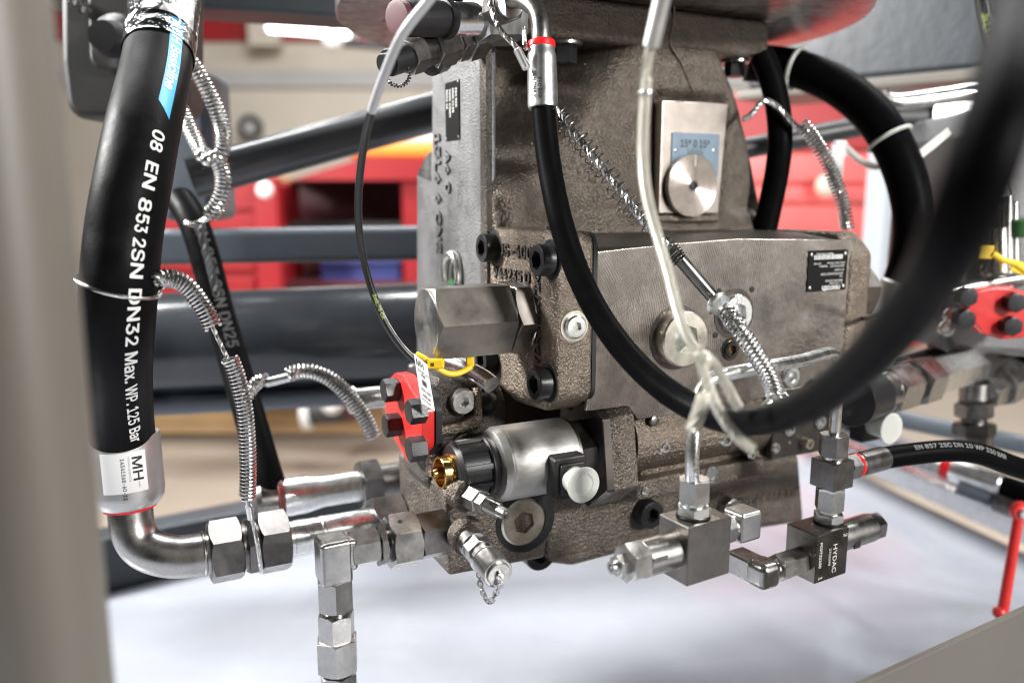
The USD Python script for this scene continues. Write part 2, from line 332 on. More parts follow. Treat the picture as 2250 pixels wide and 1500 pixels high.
a = W(733, 92, 4.6); t.add('housing', lathe(a, -EY, [(0, .05), (.05, .05), (.07, .03), (.07, 0)], 24), 'white_far'); t.add('conduit', cyl(a + V(0, .01, 0), a + V(.35, .01, -.03), .022, 12), 'dark_far')
t = Thing('wall_socket', 'dark brown round socket on the cream wall above the grey pipe', 'socket')
a = W(553, 280, 6.15); t.add('ring', ringm(a, -EY, 0, .05, .05, .085, 24), 'dark_far'); t.add('insert', cyl(a, a - EY * .03, .05, 20), 'wall_grey')

tz = .56
def onz(x, y, z): q = ray(x, y); return C + q * ((z - C[2]) / q[2])
q0, q1 = onz(335, 1163, tz), onz(760, 1078, tz); dl = unit(q1 - q0)
p0, p1 = onz(1858, 945, tz), onz(2250, 1103, tz); dr = unit(p1 - p0)
A2 = np.array([dl[:2], -dr[:2]]).T; s_ = np.linalg.solve(A2, (p0 - q0)[:2]); corner = q0 + dl * s_[0]
pa, pc = corner - dl * 2.0, corner + dr * 1.5
tray = np.array([corner, pa, pa + dr * 1.5, pc]); tray[:, 2] = tz - .075
single('drip_tray', (np.vstack([tray, tray - V(0, 0, .004)]), np.array([(0, 1, 2), (0, 2, 3), (4, 6, 5), (4, 7, 6)])), 'tray_paint', 'glossy white drip tray sheet below the pump', kind='structure', smooth=False)
t = Thing('frame_rail', 'dark grey lower frame rail crossing behind the left elbow pipe', 'rail')
n_ = V(-dl[1], dl[0], 0); n_ = n_ if n_ @ V(0, 1, 0) > 0 else -n_
t.add('rail', rbox(corner, dl, n_, EZ, (-2.0, 0, -.085), (.06, .05, 0), .006, 3), 'beam_paint')
n2 = V(dr[1], -dr[0], 0); n2 = n2 if n2 @ V(1, 0.3, 0) > 0 else -n2
t = Thing('aluminium_rail', 'grey double rail running down to the right under the hose', 'rail')
t.add('rail', rbox(corner, dr, n2, EZ, (.09, .003, -.06), (1.6, .075, 0), .005, 2), 'column_paint')
t.add('slot_strip', rbox(corner, dr, n2, EZ, (.09, .02, .0005), (1.6, .034, .006), .002, 1), 'beam_paint')
t.add('side_strip', rbox(corner, dr, n2, EZ, (.09, -.03, -.05), (1.6, .001, -.012), .005, 2), 'steel_bright')

# ------------------------------------------------------------------ blurred workshop things behind, left
t = Thing('red_tool_cabinet', 'red tool cabinet with bright corner post left behind the rails', 'cabinet')
t.add('carcass', wpx(300, 396, 572, 760, 2.7, .5, .01), 'red_far'); t.add('corner_post', wpx(570, 386, 607, 760, 2.66, .06, .012, 2), 'red_far')
t.add('worktop', wpx(470, 383, 575, 398, 2.75, .4, .003), 'tan')
for k, y in enumerate((425, 470, 560, 610)): t.add('drawer', wpx(330, y, 560, y + 36, 2.685, .013, .004), 'red_far')
a = W(588, 418, 2.6); t.add('knob', lathe(a, -EY, [(0, .012), (.03, .026), (.05, .02), (.055, 0)], 16), 'white_far')
t = Thing('red_machine', 'red and orange workshop machine with a dark open bay behind the cable', 'machine')
t.add('hood', hullm([W(640, 396, 2.9), W(960, 396, 2.9), W(960, 345, 2.9), W(800, 345, 2.9), W(640, 396, 3.5), W(960, 396, 3.5), W(960, 345, 3.5), W(800, 345, 3.5)]), 'red_far')
t.add('orange_strip', wpx(760, 316, 1010, 346, 2.92, .5, .01), 'orange'); t.add('top_cover', wpx(800, 286, 1010, 315, 2.95, .45, .01), 'white_far')
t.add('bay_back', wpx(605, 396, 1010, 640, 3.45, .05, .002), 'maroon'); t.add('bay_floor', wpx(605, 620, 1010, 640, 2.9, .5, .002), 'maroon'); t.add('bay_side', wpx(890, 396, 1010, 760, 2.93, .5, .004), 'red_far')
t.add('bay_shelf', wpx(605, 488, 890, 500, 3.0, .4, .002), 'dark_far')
t = Thing('blue_crate', 'dark blue crate standing in the bay of the red machine', 'crate')
t.add('crate_body', wpx(705, 578, 880, 622, 3.0, .3, .006), 'blue_far'); t.add('rim', wpx(702, 570, 883, 580, 2.98, .34, .003), 'blue_far')
t = Thing('wooden_box', 'low tan wooden box on the floor beyond the left frame rail', 'box')
for k in range(5):
    y0 = 835 + k * 24; t.add('board', wpx(300, y0, 845, y0 + 21.5, 3.3 + .002 * (k % 2), .03, .003), 'tan')
t.add('lid', wpx(300, 826, 845, 834, 3.28, .5, .003), 'tan')
t = Thing('hose_fitting', 'dark grey fitting with pale ends lying before the tan box', 'fitting')
a, c = W(676, 905, 2.9), W(760, 900, 2.9); e = unit(c - a)
t.add('end_flange', cyl(a - e * .014, a + e * .014, .065, 20), 'white_far'); t.add('body', cyl(a + e * .014, c, .048, 20), 'dark_far'); t.add('red_end', cyl(c, c + e * .04, .042, 20), 'maroon'); t.add('cap', lathe(a + V(.105, -.04, .05), -EY, [(0, .04), (.03, .04), (.05, .02), (.05, 0)], 16), 'white_far')

# frame tubes close behind the pump on the left
t = Thing('grey_column', 'upright blue grey frame column behind the left hose', 'column')
t.add('profile', wpx(352, 150, 452, 486, 1.02, .09, .012, 4), 'column_paint')
t = Thing('motor_housing', 'black electric housing with rounded lower corner behind the left hose', 'housing')
pl = rpoly([W(x, y, .92)[[0, 2]] for x, y in [(186, -40), (186, 150), (200, 272), (452, 272), (452, -40)]], .02)
t.add('shell', prism(pl, V(0, .92, 0), EX, EZ, -EY, .05, .008, 3), 'plastic_matte')
pl = rpoly([W(x, y, .868)[[0, 2]] for x, y in [(200, -30), (205, 150), (330, 170), (330, -30)]], .012)
t.add('cover_panel', prism(pl, V(0, .868, 0), EX, EZ, -EY, .008, .003, 3), 'plastic_matte')
for x, y in ((171, 8), (190, 24)): t.add('screw', socket_bolt(W(x, y, .862), -EY, .006, .006), 'steel_bright')
t.add('cable_gland', lathe(W(268, 95, .86), -EY, [(0, .026), (.012, .026), (.02, .018), (.04, .014)], 24), 'plastic_black')
t = Thing('cross_beam', 'dark grey beam running across the top left corner', 'beam')
a, c = P(380, -10, .95), P(790, 18, 1.0); e = unit(c - a); t.add('profile', rbox(a, e, unit(np.cross(EZ, e)), EZ, (-.15, 0, -.012), (np.linalg.norm(c - a), .08, .10), .006, 3), 'beam_paint')
a, c = P(250, 770, 1.02), P(1010, 735, 1.06)
t = Thing('thick_pipe', 'thick dark painted pipe lying across behind the cable tag', 'pipe')
t.add('pipe', cyl(a, c, .069, 64), 'pipe_paint'); t.add('lower_bead', cyl(a - V(0, .05, .062), c - V(0, .05, .062), .012, 16), 'column_paint')
t = Thing('frame_rail', 'grey square frame rail above the thick dark pipe', 'rail')
a, c = P(250, 507, 1.0), P(1000, 497, 1.05); e = unit(c - a); t.add('profile', rbox(a, e, unit(np.cross(EZ, e)), EZ, (0, 0, -.043), (np.linalg.norm(c - a), .05, 0), .008, 4), 'column_paint')
t = Thing('slanted_pipe', 'dark grey pipe slanting up to the pump from the left hose', 'pipe')
t.add('pipe', cyl(P(420, 392, .90), P(1010, 232, .98), .0228, 40), 'slant_grey')
t = Thing('black_hose', 'black hose with faint white print hanging behind the spring guard', 'hose')
pa_ = pp((395, 440, .86), (437, 520, .84), (470, 640, .84), (515, 800, .83), (556, 940, .80), (588, 1050, .78), (600, 1085, .78))
t.add('hose_body', tube(pa_, .0150, 24), 'rubber')
m = meshkit.text_mesh('EN 853 2SN DN25', .011, .0004, True); t.add('print', wrap(m, pa_, .0151, .045, -.1), 'ink_faint')
# ------------------------------------------------------------------ the pump
pump = Thing('hydraulic_pump', 'large brown cast iron axial pump hanging in the middle of the rig', 'pump')
def grid_mesh(pos):                                                # pos: n x m x 3
    n, m = pos.shape[:2]; i, j = np.meshgrid(np.arange(n - 1), np.arange(m - 1), indexing='ij'); a = (i * m + j).ravel()
    return trimesh.Trimesh(pos.reshape(-1, 3), np.vstack([np.c_[a, a + m, a + m + 1], np.c_[a, a + m + 1, a + 1]]), process=False)
ss = lambda x, a, b: (lambda t: t * t * (3 - 2 * t))(np.clip((x - a) / (b - a), 0, 1))
FN = -.12
fq = lambda x, y: front(x, y, FN)
FT = fq(1690, 46)[1]; FB_ = fq(1690, 130)[1]                          # top and bottom of the mounting flange
us = np.linspace(.045, FB_ + .002, 110); tt = np.linspace(0, 1, 150)
RL = fq(1064, 300)[0]
rl = np.full_like(us, RL)
ky = [fq(x, y) for x, y in [(1690, 560), (1685, 480), (1668, 400), (1648, 300), (1622, 200), (1600, 150), (1588, 110)]]; ky.sort(key=lambda q: q[1])
rr = np.interp(us, [k[1] for k in ky], [k[0] for k in ky])
rg = rl[:, None] + (rr - rl)[:, None] * tt[None]; ug = np.repeat(us[:, None], 150, 1)
edge = np.minimum(rg - rl[:, None], rr[:, None] - rg); eb = .012
FKL = side(948, 220, RL)[0] + .012
h = -np.where(edge < eb, eb - np.sqrt(np.maximum(eb ** 2 - (eb - edge) ** 2, 0)), 0)
la, lb_ = fq(1395, 90), fq(1215, 330); ld = (lb_ - la) / np.linalg.norm(lb_ - la); ln = V(-ld[1], ld[0]); ln = ln if ln[0] > 0 else -ln
dg = (rg - la[0]) * ln[0] + (ug - la[1]) * ln[1]                       # hollow on the upper left, its rim slanting down to the left
h -= .075 * ss(-dg, -.012, .055) * ss(ug, fq(1100, 420)[1], fq(1100, 230)[1])
def blob(x, y, rx, ry, a): q = fq(x, y); return a * np.exp(-((rg - q[0]) / rx) ** 2 - ((ug - q[1]) / ry) ** 2)
h += blob(1330, 420, .030, .030, .012) + blob(1120, 450, .020, .022, .016) - blob(1130, 350, .030, .010, .014)
h -= .010 * ss(rg, fq(1420, 300)[0], fq(1455, 300)[0]) * (1 - ss(ug, fq(1500, 230)[1], fq(1500, 190)[1])) * (1 - ss(rg, fq(1580, 300)[0], fq(1610, 300)[0]))
h += .012 * (1 - ss(ug, .066, .088)) * ss(edge, .0, .02)            # fillet into the block below
h += .0022 * (meshkit.fbm(np.stack([rg, ug, 0 * rg], -1) * 42, 3, 5) - .5)
fg = FN + h
pos = O + rg[..., None] * R + fg[..., None] * F + ug[..., None] * U
bk = 14; FK = -.29
left = np.array([[O + rl[i] * R + (fg[i, 0] + (FKL - fg[i, 0]) * k / bk) * F + us[i] * U for k in range(bk, 0, -1)] for i in range(len(us))])
right = np.array([[O + rr[i] * R + (fg[i, -1] + (FK - fg[i, -1]) * k / bk) * F + us[i] * U for k in range(1, bk + 1)] for i in range(len(us))])
neck = grid_mesh(np.concatenate([left, pos, right], 1)[::-1])
housing = pump.add('neck_housing', neck, 'cast_iron', smooth=60)
# left cast cheek of the housing with raised lettering
sr = RL - .003
sd = lambda x, y: tuple(side(x, y, sr))
pl = [sd(1058, 96), sd(948, 122), sd(948, 330), sd(934, 345), sd(915, 385), sd(915, 800), sd(1058, 800)]
pump.add('left_cheek', prism(pl, L(sr + .014, 0, 0), F, U, -R, .014, .003, 3), 'cast_grey')
pump.add('machined_chamfer', prism([sd(947, 332), sd(936, 346), sd(918, 384), sd(947, 399)], L(sr + .0005, 0, 0), F, U, -R, .0016, .0004, 1), 'zinc')
q0_, q1_ = side(1055, 100, sr - .002), side(1066, 510, sr - .002)
pump.add('cheek_rib', pbox((sr - .003, q0_[0] - .002, -.05), (sr + .004, q0_[0] + .012, q0_[1]), .003, 2), 'cast_iron_dark')
def side_text(s, f, u, h, m, name, vert=True, dep=.0012, r=sr - .0002, bold=True, sx=1., parent=None):
    X, Y = (-U, F) if vert else (F, U)
    return pump.add(name, text(s, L(r, f, u), X, Y, h, dep, bold, sx=sx) if np.dot(np.cross(X, Y), -R) > 0 else text(s, L(r, f, u), X, -Y, h, dep, bold, sx=sx), m, parent)
v = sd(958, 290); side_text('13L6 6 CN2', v[0], v[1], .0125, 'cast_grey', 'cast_lettering', sx=1.15, dep=.002)
v = sd(981, 330); side_text('A6 0', v[0], v[1], .0105, 'cast_grey', 'cast_lettering', sx=1.2, dep=.002)
q0_, q1_ = side(980, 184, sr), side(1012, 306, sr)
pl_ = pump.add('side_plate', prism(rrect(q0_[0], q1_[1], q1_[0], q0_[1], .001), L(sr - .0002, 0, 0), F, U, -R, .0009, .0002), 'nameplate_black')
for f_, u_ in ((q0_[0] + .002, q1_[1] + .002), (q1_[0] - .002, q1_[1] + .002), (q1_[0] - .002, q0_[1] - .002)): pump.add('rivet', lathe(L(sr - .001, f_, u_), -R, [(0, .0016), (.0006, .0014), (.001, 0)], 14), 'steel_bright', pl_)
for k, s in enumerate(('R902 45', '2600 1/MIN', 'MNR 0138', '350 BAR')): side_text(s, q0_[0] + (q1_[0] - q0_[0]) * (.10 + .22 * k), q0_[1] - .006, .0030, 'ink_white', 'plate_print', dep=.0001, r=sr - .0012, parent=pl_)
# mounting flange, adapter plate and round ring above
FR = fq(1691, 90)[0]
fl = pump.add('mounting_flange', pbox((RL, FKL, FB_), (FR, FN + .0008, FT), .006, 4), 'cast_iron')
pump.add('adapter_plate', pbox((RL - .03, -.30, FT + .0006), (FR - .001, FN, FT + .05), .0012), 'machined_dark')
UR = FT + .001; kk = (UR - .26) / .02
pump.add('coupling_ring', lathe(L(.11568 + kk * .05423, -.18226 - kk * .08564, UR), U, [(0, .06), (0, .2443 + kk * .02997), (.0015, .24575 + kk * .02997), (.05, .24575 + kk * .02997)], 96), 'steel')
def under_bolt(x, y, ff, s=1.):
    q = front(x, y, ff); p = L(q[0], ff, FB_)
    b = pump.add('flange_bolt', hexn(p - U * .0028, -U, .0115 * s, .0155 * s, F, False, True), 'oxide'); pump.add('washer', ringm(p, -U, -.0005, .0028, .004, .0125 * s, 30), 'steel', b)
under_bolt(1614, 150, FN - .022, 1.15); under_bolt(1238, 104, FN - .018, 1.35)
a_ = front(1500, 5, FN + .002); 
pump.add('seal_bead', tube(spline([L(*V(front(x, y, FN)[0], FN + .0012, front(x, y, FN)[1])) for x, y in ((1478, 12), (1475, 60), (1472, 100), (1490, 130), (1512, 180), (1524, 205))], 30), np.r_[np.full(16, .0012), np.linspace(.0011, .0004, 14)], 8), 'cast_iron_pale')
# swivel angle indicator
q = [front(x, y, FN + .004) for x, y in ((1455, 221), (1600, 227), (1578, 470), (1447, 468))]
pad = pump.add('indicator_pad', prism([tuple(v) for v in q], L(0, FN - .02, 0), R, U, F, .0245, .0012, 2), 'milled_pad')
ledge = [front(x, y, FN + .004) for x, y in ((1447, 471), (1582, 471), (1580, 489), (1447, 489))]
pump.add('chipped_edge', prism([tuple(v) for v in ledge], L(0, FN - .02, 0), R, U, F, .0235, .003, 3), 'cast_iron_pale')
fp = FN + .0048
q0_, q1_ = front(1476, 292, fp), front(1577, 380, fp); x0, x1, y1, y0 = q0_[0], q1_[0], q0_[1], q1_[1]
sp = pump.add('scale_plate', prism(rrect(x0, y0 - .004, x1, y1 + .0005, .0012), L(0, fp, 0), R, U, F, .0008, .0002), 'scale_blue')
pump.add('scale_digits', text('15° 0 15°', L((x0 + x1) / 2 - .001, fp + .0009, y1 - .0125), R, U, .0066, .0001, True, True, .84), 'ink', sp)
for k in range(8):
    t_ = (k - 3.5); pump.add('scale_mark', rbox(L((x0 + x1) / 2 - .0005, fp + .0009, y1 - .030), unit(R + U * 0), F, unit(U + R * .035 * t_), (t_ * .0020 - .00035, 0, .004), (t_ * .0020 + .00035, .0001, .0145 + .002 * (k % 2 == 0)), .00005), 'ink', sp)
for x, y in ((1483, 331), (1567, 331)): v = front(x, y, fp); pump.add('plate_screw', lathe(L(v[0], fp + .0008, v[1]), F, [(0, .0017), (.0005, .0016), (.0008, .0006), (.0004, 0)], 16), 'steel', sp)
v = front(1524, 408, fp + .008); cd = L(v[0], fp + .0009, v[1]); rd = abs(front(1578, 408, fp + .008)[0] - front(1470, 408, fp + .008)[0]) / 2
mat('dial_face', (.52, .45, .40), .22, 1., None, .05, 60, .04, rings=(cd + F * .008, .0007, .00009, .0))
dial = pump.add('pointer_dial', lathe(cd, F, [(0, rd * .93), (.0015, rd * .93), (.0016, rd), (.0062, rd), (.0066, rd - .0005), (.0066, 0)], 72), 'dial_face', pad)
pump.add('dial_screw', socket_bolt(cd + F * .0062, F, .0022, .0045, .0048), 'oxide', pad)
pump.add('pointer_line', rbox(cd + F * .0066, R, U, F, (.0012, .018, 0), (.0020, rd - .001, .0001), .00005), 'ink_white', pad)

# ---- control block
tops = [(1303, 554), (1470, 536), (1622, 524), (1872, 527)]; bots = [(1862, 832), (1779, 836), (1760, 856), (1739, 862), (1687, 873), (1625, 882), (1460, 914), (1402, 921), (1381, 894), (1372, 892), (1338, 898), (1289, 903)]
face = [tuple(front(x, y)) for x, y in tops + bots]
blk = pump.add('control_block', prism(face, L(0, -.004, 0), R, U, F, .004, .0008, 2), 'milled_face')
back = [(0.0015, -.060), (0.0015, .0545), (.13, .0605), (.2665, .0572), (.268, -.060)]
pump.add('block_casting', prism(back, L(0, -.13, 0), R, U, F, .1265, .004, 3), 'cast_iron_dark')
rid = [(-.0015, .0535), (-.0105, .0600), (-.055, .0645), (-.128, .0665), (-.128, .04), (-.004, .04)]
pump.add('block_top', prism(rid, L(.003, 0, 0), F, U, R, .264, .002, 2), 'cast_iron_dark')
# left cover
rc = -.0355
cov = [(-.142, .040), (-.128, .068), (-.105, .073), (.002, .073), (.0065, .068), (.0065, -.052), (-.012, -.064), (-.06, -.068), (-.095, -.060), (-.140, -.046)]
cov = rpoly(cov, .012, 6)
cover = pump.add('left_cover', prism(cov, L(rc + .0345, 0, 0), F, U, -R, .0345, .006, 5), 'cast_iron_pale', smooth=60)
pump.add('cover_gasket', prism([(f_ * .985 - .0005, u_ * .985) for f_, u_ in cov], L(.0006, 0, 0), F, U, -R, .0035, 0), 'oxide_hole', cover)
for x, y in ((1057, 545), (1178, 572), (1055, 790), (1172, 845)):
    v = side(x, y, rc - .012); pump.add('cover_bolt', socket_bolt(L(rc + .0005, v[0], v[1]), -R, .0125, .0118, .0125, rot=15), 'oxide', cover)
    pump.add('bolt_recess', ringm(L(rc, v[0], v[1]), -R, -.001, .0005, .0119, .0150, 30), 'oxide_hole', cover)
def cover_text(s, f0, u0, h, X, Y, sx=1.): pump.add('cast_lettering', text(s, L(rc - .0002, f0, u0), X, Y, h, .0013, True, sx=sx), 'cast_iron_dark', cover)
v = side(1086, 548, rc); cover_text('GJS-400', v[0], v[1] - .004, .0095, F, U, 1.15)
v = side(1086, 592, rc); cover_text('944235 D', v[0], v[1] - .006, .0085, F, U, 1.15)
v = side(1180, 815, rc); cover_text('HYDROMATIK 13', v[0] + .005, v[1] - .004, .0078, U, -F, 1.05)
ax0 = L(rc, -.0447, .0055)
capc = along(ax0, -R, 936); Lc_ = np.linalg.norm(capc - ax0)
cp = pump.add('spindle_cap', hexn(ax0 - R * .0185, -R, Lc_ - .0185, .0515, U, False, True, rot=32), 'cap_steel')
mat('cap_face', (.74, .74, .74), .24, 1., None, .04, 60, .04, rings=(ax0 - R * Lc_, .0008, .00009, 0.))
pump.add('turned_face', lathe(ax0 - R * Lc_, -R, [(0, .0249), (.0003, .0245), (.0003, 0)], 64), 'cap_face', cp)
pump.add('lock_nut', hexn(ax0, -R, .0170, .0515, U, True, True, rot=26), 'cap_steel', cp); pump.add('neck_ring', cyl(ax0 + R * .002, ax0 - R * .0195, .0252, 48), 'oxide', cp)
pump.add('seal_washer', ringm(ax0, -R, -.001, .0022, .01, .0268, 48), 'steel_bright', cp)
v = front(1262, 717, .0068); sb = pump.add('cover_plug', plug(L(v[0], .0062, v[1]), F, .0045, .0088, .0072, .003), 'zinc', cover); pump.add('spot_face', ringm(L(v[0], .0064, v[1]), F, 0, .0006, .008, .0118, 36, .0002), 'zinc_yellow', cover)
pump.add('vent_cap', lathe(L(-.018, -.02, .0730), U, [(0, .011), (.0025, .011), (.0032, .0095), (.0032, 0)], 36), 'steel_bright', cover)
# right cover
cr = [(-.12, .050), (-.10, .0665), (-.016, .0665), (.003, .048), (.003, -.066), (-.12, -.066)]
pump.add('right_cover', prism(rpoly(cr, .014, 6), L(.2685, 0, 0), F, U, R, .030, .007, 5), 'cast_iron_pale', smooth=60)
pump.add('right_cap', hexn(L(.2985, -.042, .008), R, .036, .050, U, False, True, rot=17), 'steel_block')
# plugs on the block front
def fplug(name, x, y, hgt, rpx, hx, m, groove=0, f0=.0002):
    v = front(x, y, f0 + hgt); d = proj(L(v[0], f0 + hgt, v[1]))[2]; r = rpx * d / FPX
    b = pump.add(name, plug(L(v[0], f0, v[1]), F, hgt, r, hx * d / FPX, hgt + .004), m, blk)
    pump.add('socket_floor', lathe(L(v[0], f0 + .0004, v[1]), F, [(0, hx * d / FPX * .62), (.0006, 0)], 24), 'zinc', blk)
    if groove: pump.add('spot_face', ringm(L(v[0], f0, v[1]), F, 0, .0003, r * .9, r * groove, 56, .0001), 'machined_dark', blk)
    return v, d, r
fplug('large_plug', 1508, 746, .012, 62, 62, 'zinc_yellow', 1.18)
v, d, r = fplug('port_plug', 1622, 690, .005, 43, 46, 'zinc', 1.3)
pump.add('plug_stamp', text('I·I', L(v[0] - .002, .0054, v[1] + r * .55), R, U, .0045, .0001, True), 'ink_white', blk)
for x, y in ((1580, 640), (1652, 636), (1572, 736)): v = front(x, y); pump.add('tapped_hole', ringm(L(v[0], .0001, v[1]), F, 0, .0004, .0001, .0026, 20, .0002), 'oxide_hole', blk)
v = front(1608, 768, .002); pump.add('orange_seal', ringm(L(v[0], .0001, v[1]), F, 0, .0012, .006, .0094, 36), 'oxide_hole', blk); pump.add('small_plug', plug(L(v[0] - .0008, .0003, v[1]), F, .0035, .0072, .0078, .004), 'oxide', blk); pump.add('seal_ring', ringm(L(v[0], .0004, v[1]), F, 0, .0012, .0075, .0079, 36, .0002), 'brass', blk)
fplug('small_zinc_plug', 1742, 829, .003, 24, 24, 'zinc'); fplug('small_zinc_plug', 1466, 862, .001, 27, 24, 'steel_dark')
# nameplate, mounted upside down
q = [front(x, y) for x, y in ((1778, 553), (1862, 545), (1856, 635), (1768, 643))]
npx0, npx1 = (q[0][0] + q[3][0]) / 2, (q[1][0] + q[2][0]) / 2; npy1, npy0 = (q[0][1] + q[1][1]) / 2, (q[2][1] + q[3][1]) / 2
npl = pump.add('nameplate', prism(rrect(npx0, npy0, npx1, npy1, .0018), L(0, .0003, 0), R, U, F, .0008, .0002), 'nameplate_black', blk)
nw, nh = npx1 - npx0, npy1 - npy0
def nt(s, x, y, h, bold=False, sx=1.): pump.add('plate_print', text(s, L(npx1 - x * nw, .00115, npy0 + y * nh), -R, -U, h, .00008, bold, sx=sx), 'ink_white', blk)
nt('rexroth', .15, .125, .0046, True, 1.05); nt('D-72160 Horb', .1, .20, .0016); nt('MNR R902538758', .1, .27, .0017); nt('Typ', .1, .36, .0016)
nt('A4VSO125HD1T/30R', .10, .44, .0019); nt('FD 22W07', .08, .53, .0017); nt('SN 27276227', .08, .63, .0019); nt('Rotation', .52, .63, .0018); nt('1500 1/min 350 bar', .06, .70, .0017); nt('107 kW', .68, .70, .0017); nt('Made in Germany', .38, .93, .0018)
x = .14
for k in range(26):
    w = .008 + .016 * rng.random(); pump.add('barcode_bar', pbox((npx1 - (x + w) * nw, .00112, npy0 + .775 * nh), (npx1 - x * nw, .0012, npy0 + .885 * nh), .00001), 'ink_white', blk); x += w + .006 + .010 * rng.random()
    if x > .84: break
for a_, b_ in ((.07, .1), (.93, .1), (.07, .9), (.93, .9)): pump.add('plate_screw', lathe(L(npx0 + a_ * nw, .0011, npy0 + b_ * nh), F, [(0, .0019), (.0007, .0017), (.001, .0006), (.0005, 0)], 16), 'steel_bright', blk)

# ---- valve housing and end cover under the block
fa, ua = -.022, -.1034
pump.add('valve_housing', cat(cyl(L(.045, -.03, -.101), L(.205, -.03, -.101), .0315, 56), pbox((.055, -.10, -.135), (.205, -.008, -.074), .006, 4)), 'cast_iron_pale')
pump.add('housing_boss', pbox((.062, -.08, -.102), (.115, -.002, -.0725), .004, 4), 'cast_iron_pale')
pump.add('boss_pin', lathe(L(front(1438, 925)[0], -.002, front(1438, 925)[1]), F, [(0, .0042), (.0025, .0042), (.0032, .003), (.0032, 0)], 20), 'steel_dark')
for x0_, x1_, y_, hh_ in ((1405, 1690, 1000, .0035), (1560, 1690, 925, .004)):
    a_ = front(x0_, y_, .001); c_ = front(x1_, y_, .001); pump.add('housing_ledge', pbox((a_[0], -.06, a_[1] - hh_), (c_[0], .001, a_[1] + hh_), .002, 3), 'cast_iron_pale')
for x_, y_, r_ in ((1600, 968, .0062), (1465, 985, .005), (1655, 1000, .0045)): v = front(x_, y_, .003); pump.add('housing_plug', plug(L(v[0], -.006, v[1]), F, .0085, r_, r_ * .9, .003), 'zinc')
q0_, q1_ = front(1402, 1075, .004), front(1680, 1015, .004)
vp = pump.add('valve_plate', pbox((q0_[0], -.09, q0_[1] - .010), (q1_[0], .004, -.1275), .003, 3), 'cast_iron')
for x, y, rp in ((1566, 1043, 21), (1420, 1080, 10)): v = front(x, y, .006); pump.add('plate_plug', plug(L(v[0], .0042, v[1]), F, .0025, rp * .62 / FPX, rp * .62 / FPX, .002), 'zinc', vp)
q0_, q1_ = front(1698, 1012, .004), front(1815, 900, .004)
mb = pump.add('manifold_block', pbox((q0_[0], -.07, q0_[1]), (q1_[0] + .006, .003, -.069), .0012), 'machined_dark')
for x, y, rp in ((1738, 943, 17), (1806, 927, 17), (1708, 985, 12)): v = front(x, y, .006); pump.add('manifold_plug', plug(L(v[0], .0032, v[1]), F, .003, rp * .69 / FPX, rp * .6 / FPX, .0025), 'zinc', mb)
v = front(1770, 972, .006); pump.add('bleed_screw', socket_bolt(L(v[0], .003, v[1]), F, .009, .0048, .0045), 'zinc_yellow', mb)
for x, y in ((1735, 972), (1805, 955)): v = front(x, y, .003); pump.add('bleed_hole', lathe(L(v[0], .0031, v[1]), F, [(0, .0016), (.0004, .0012), (.0004, 0)], 14), 'steel_bright', mb)
# end cover
fe = -.05
ec = [tuple(front(x, y, fe)) for x, y in ((1195, 1020), (1300, 1010), (1760, 1000), (1772, 1150), (1440, 1200), (1262, 1247), (1200, 1240))]
cov2 = pump.add('end_cover', prism(rpoly(ec, .006, 5), L(0, fe - .13, 0), R, U, F, .13, .008, 5), 'cast_iron', smooth=60)
for x, y in ((1430, 1130), (1440, 1218)): v = front(x, y, fe + .01); pump.add('cover_bolt', socket_bolt(L(v[0], fe - .001, v[1]), F, .014, .0125, .012), 'oxide', cov2)
v = front(1610, 1118, fe + .01); pump.add('cover_bolt', hexn(L(v[0], fe - .001, v[1]), F, .012, .018, U), 'steel', cov2)
v = front(1195, 1225, fe + .002); pump.add('cover_bolt', socket_bolt(L(v[0], fe - .02, v[1] + .001), F, .018, .0145, .014), 'oxide', cov2)
v = front(1630, 1105, fe); pump.add('cast_lettering', text('HYDROMATIK', L(v[0] - .01, fe + .0001, v[1] - .004), R, U, .009, .001, True), 'cast_iron', cov2)
fpp = -.03
ptp = [tuple(front(x, y, fpp)) for x, y in ((978, 1080), (1010, 1062), (1205, 1040), (1200, 1225), (1090, 1246), (985, 1266))]
pt_ = pump.add('port_plate', prism(rpoly(ptp, .004, 4), L(0, fpp - .11, 0), R, U, F, .11, .003, 3), 'cast_iron')
v = front(1150, 1146, fpp + .002); pump.add('port_boss', ringm(L(v[0] + .003, fpp, v[1]), F, -.004, .0012, .018, .0265, 48), 'oxide', pt_); pump.add('gold_plug', plug(L(v[0], fpp - .004, v[1]), F, .0075, .0195, .0165, .010, b=.0015), 'zinc_yellow', pt_)
# port block on the left with the red flange
pb = [tuple(front(x, y, -.06)) for x, y in ((932, 862), (968, 830), (1098, 838), (1115, 880), (1118, 1080), (960, 1100), (935, 1060))]
rr_ = front(932, 900, -.06)[0] - .010; pf_ = side(850, 900, rr_)[0] + .006
pbk = pump.add('port_block', prism(rpoly(pb, .004, 4), L(0, pf_, 0), R, U, F, -.06 - pf_, .006, 4), 'cast_iron_dark', smooth=60)
rb = [tuple(front(x, y, -.06)) for x, y in ((935, 935), (1010, 920), (1032, 905), (1035, 850), (1050, 848), (1052, 925), (1040, 938), (960, 955), (955, 1040), (935, 1040))]
pump.add('port_rib', prism(rb, L(0, -.062, 0), R, U, F, .012, .003, 3), 'cast_iron_pale', pbk)
v = front(1018, 882, -.055); pump.add('port_plug', plug(L(v[0], -.060, v[1]), F, .007, .0105, .008, .005), 'zinc', pbk)
v = front(1076, 890, -.052); pump.add('ball_stop', lathe(L(v[0], -.0605, v[1]), F, [(0, .0105), (.002, .0105), (.006, .0085), (.009, .005), (.010, 0)], 30), 'oxide', pbk)
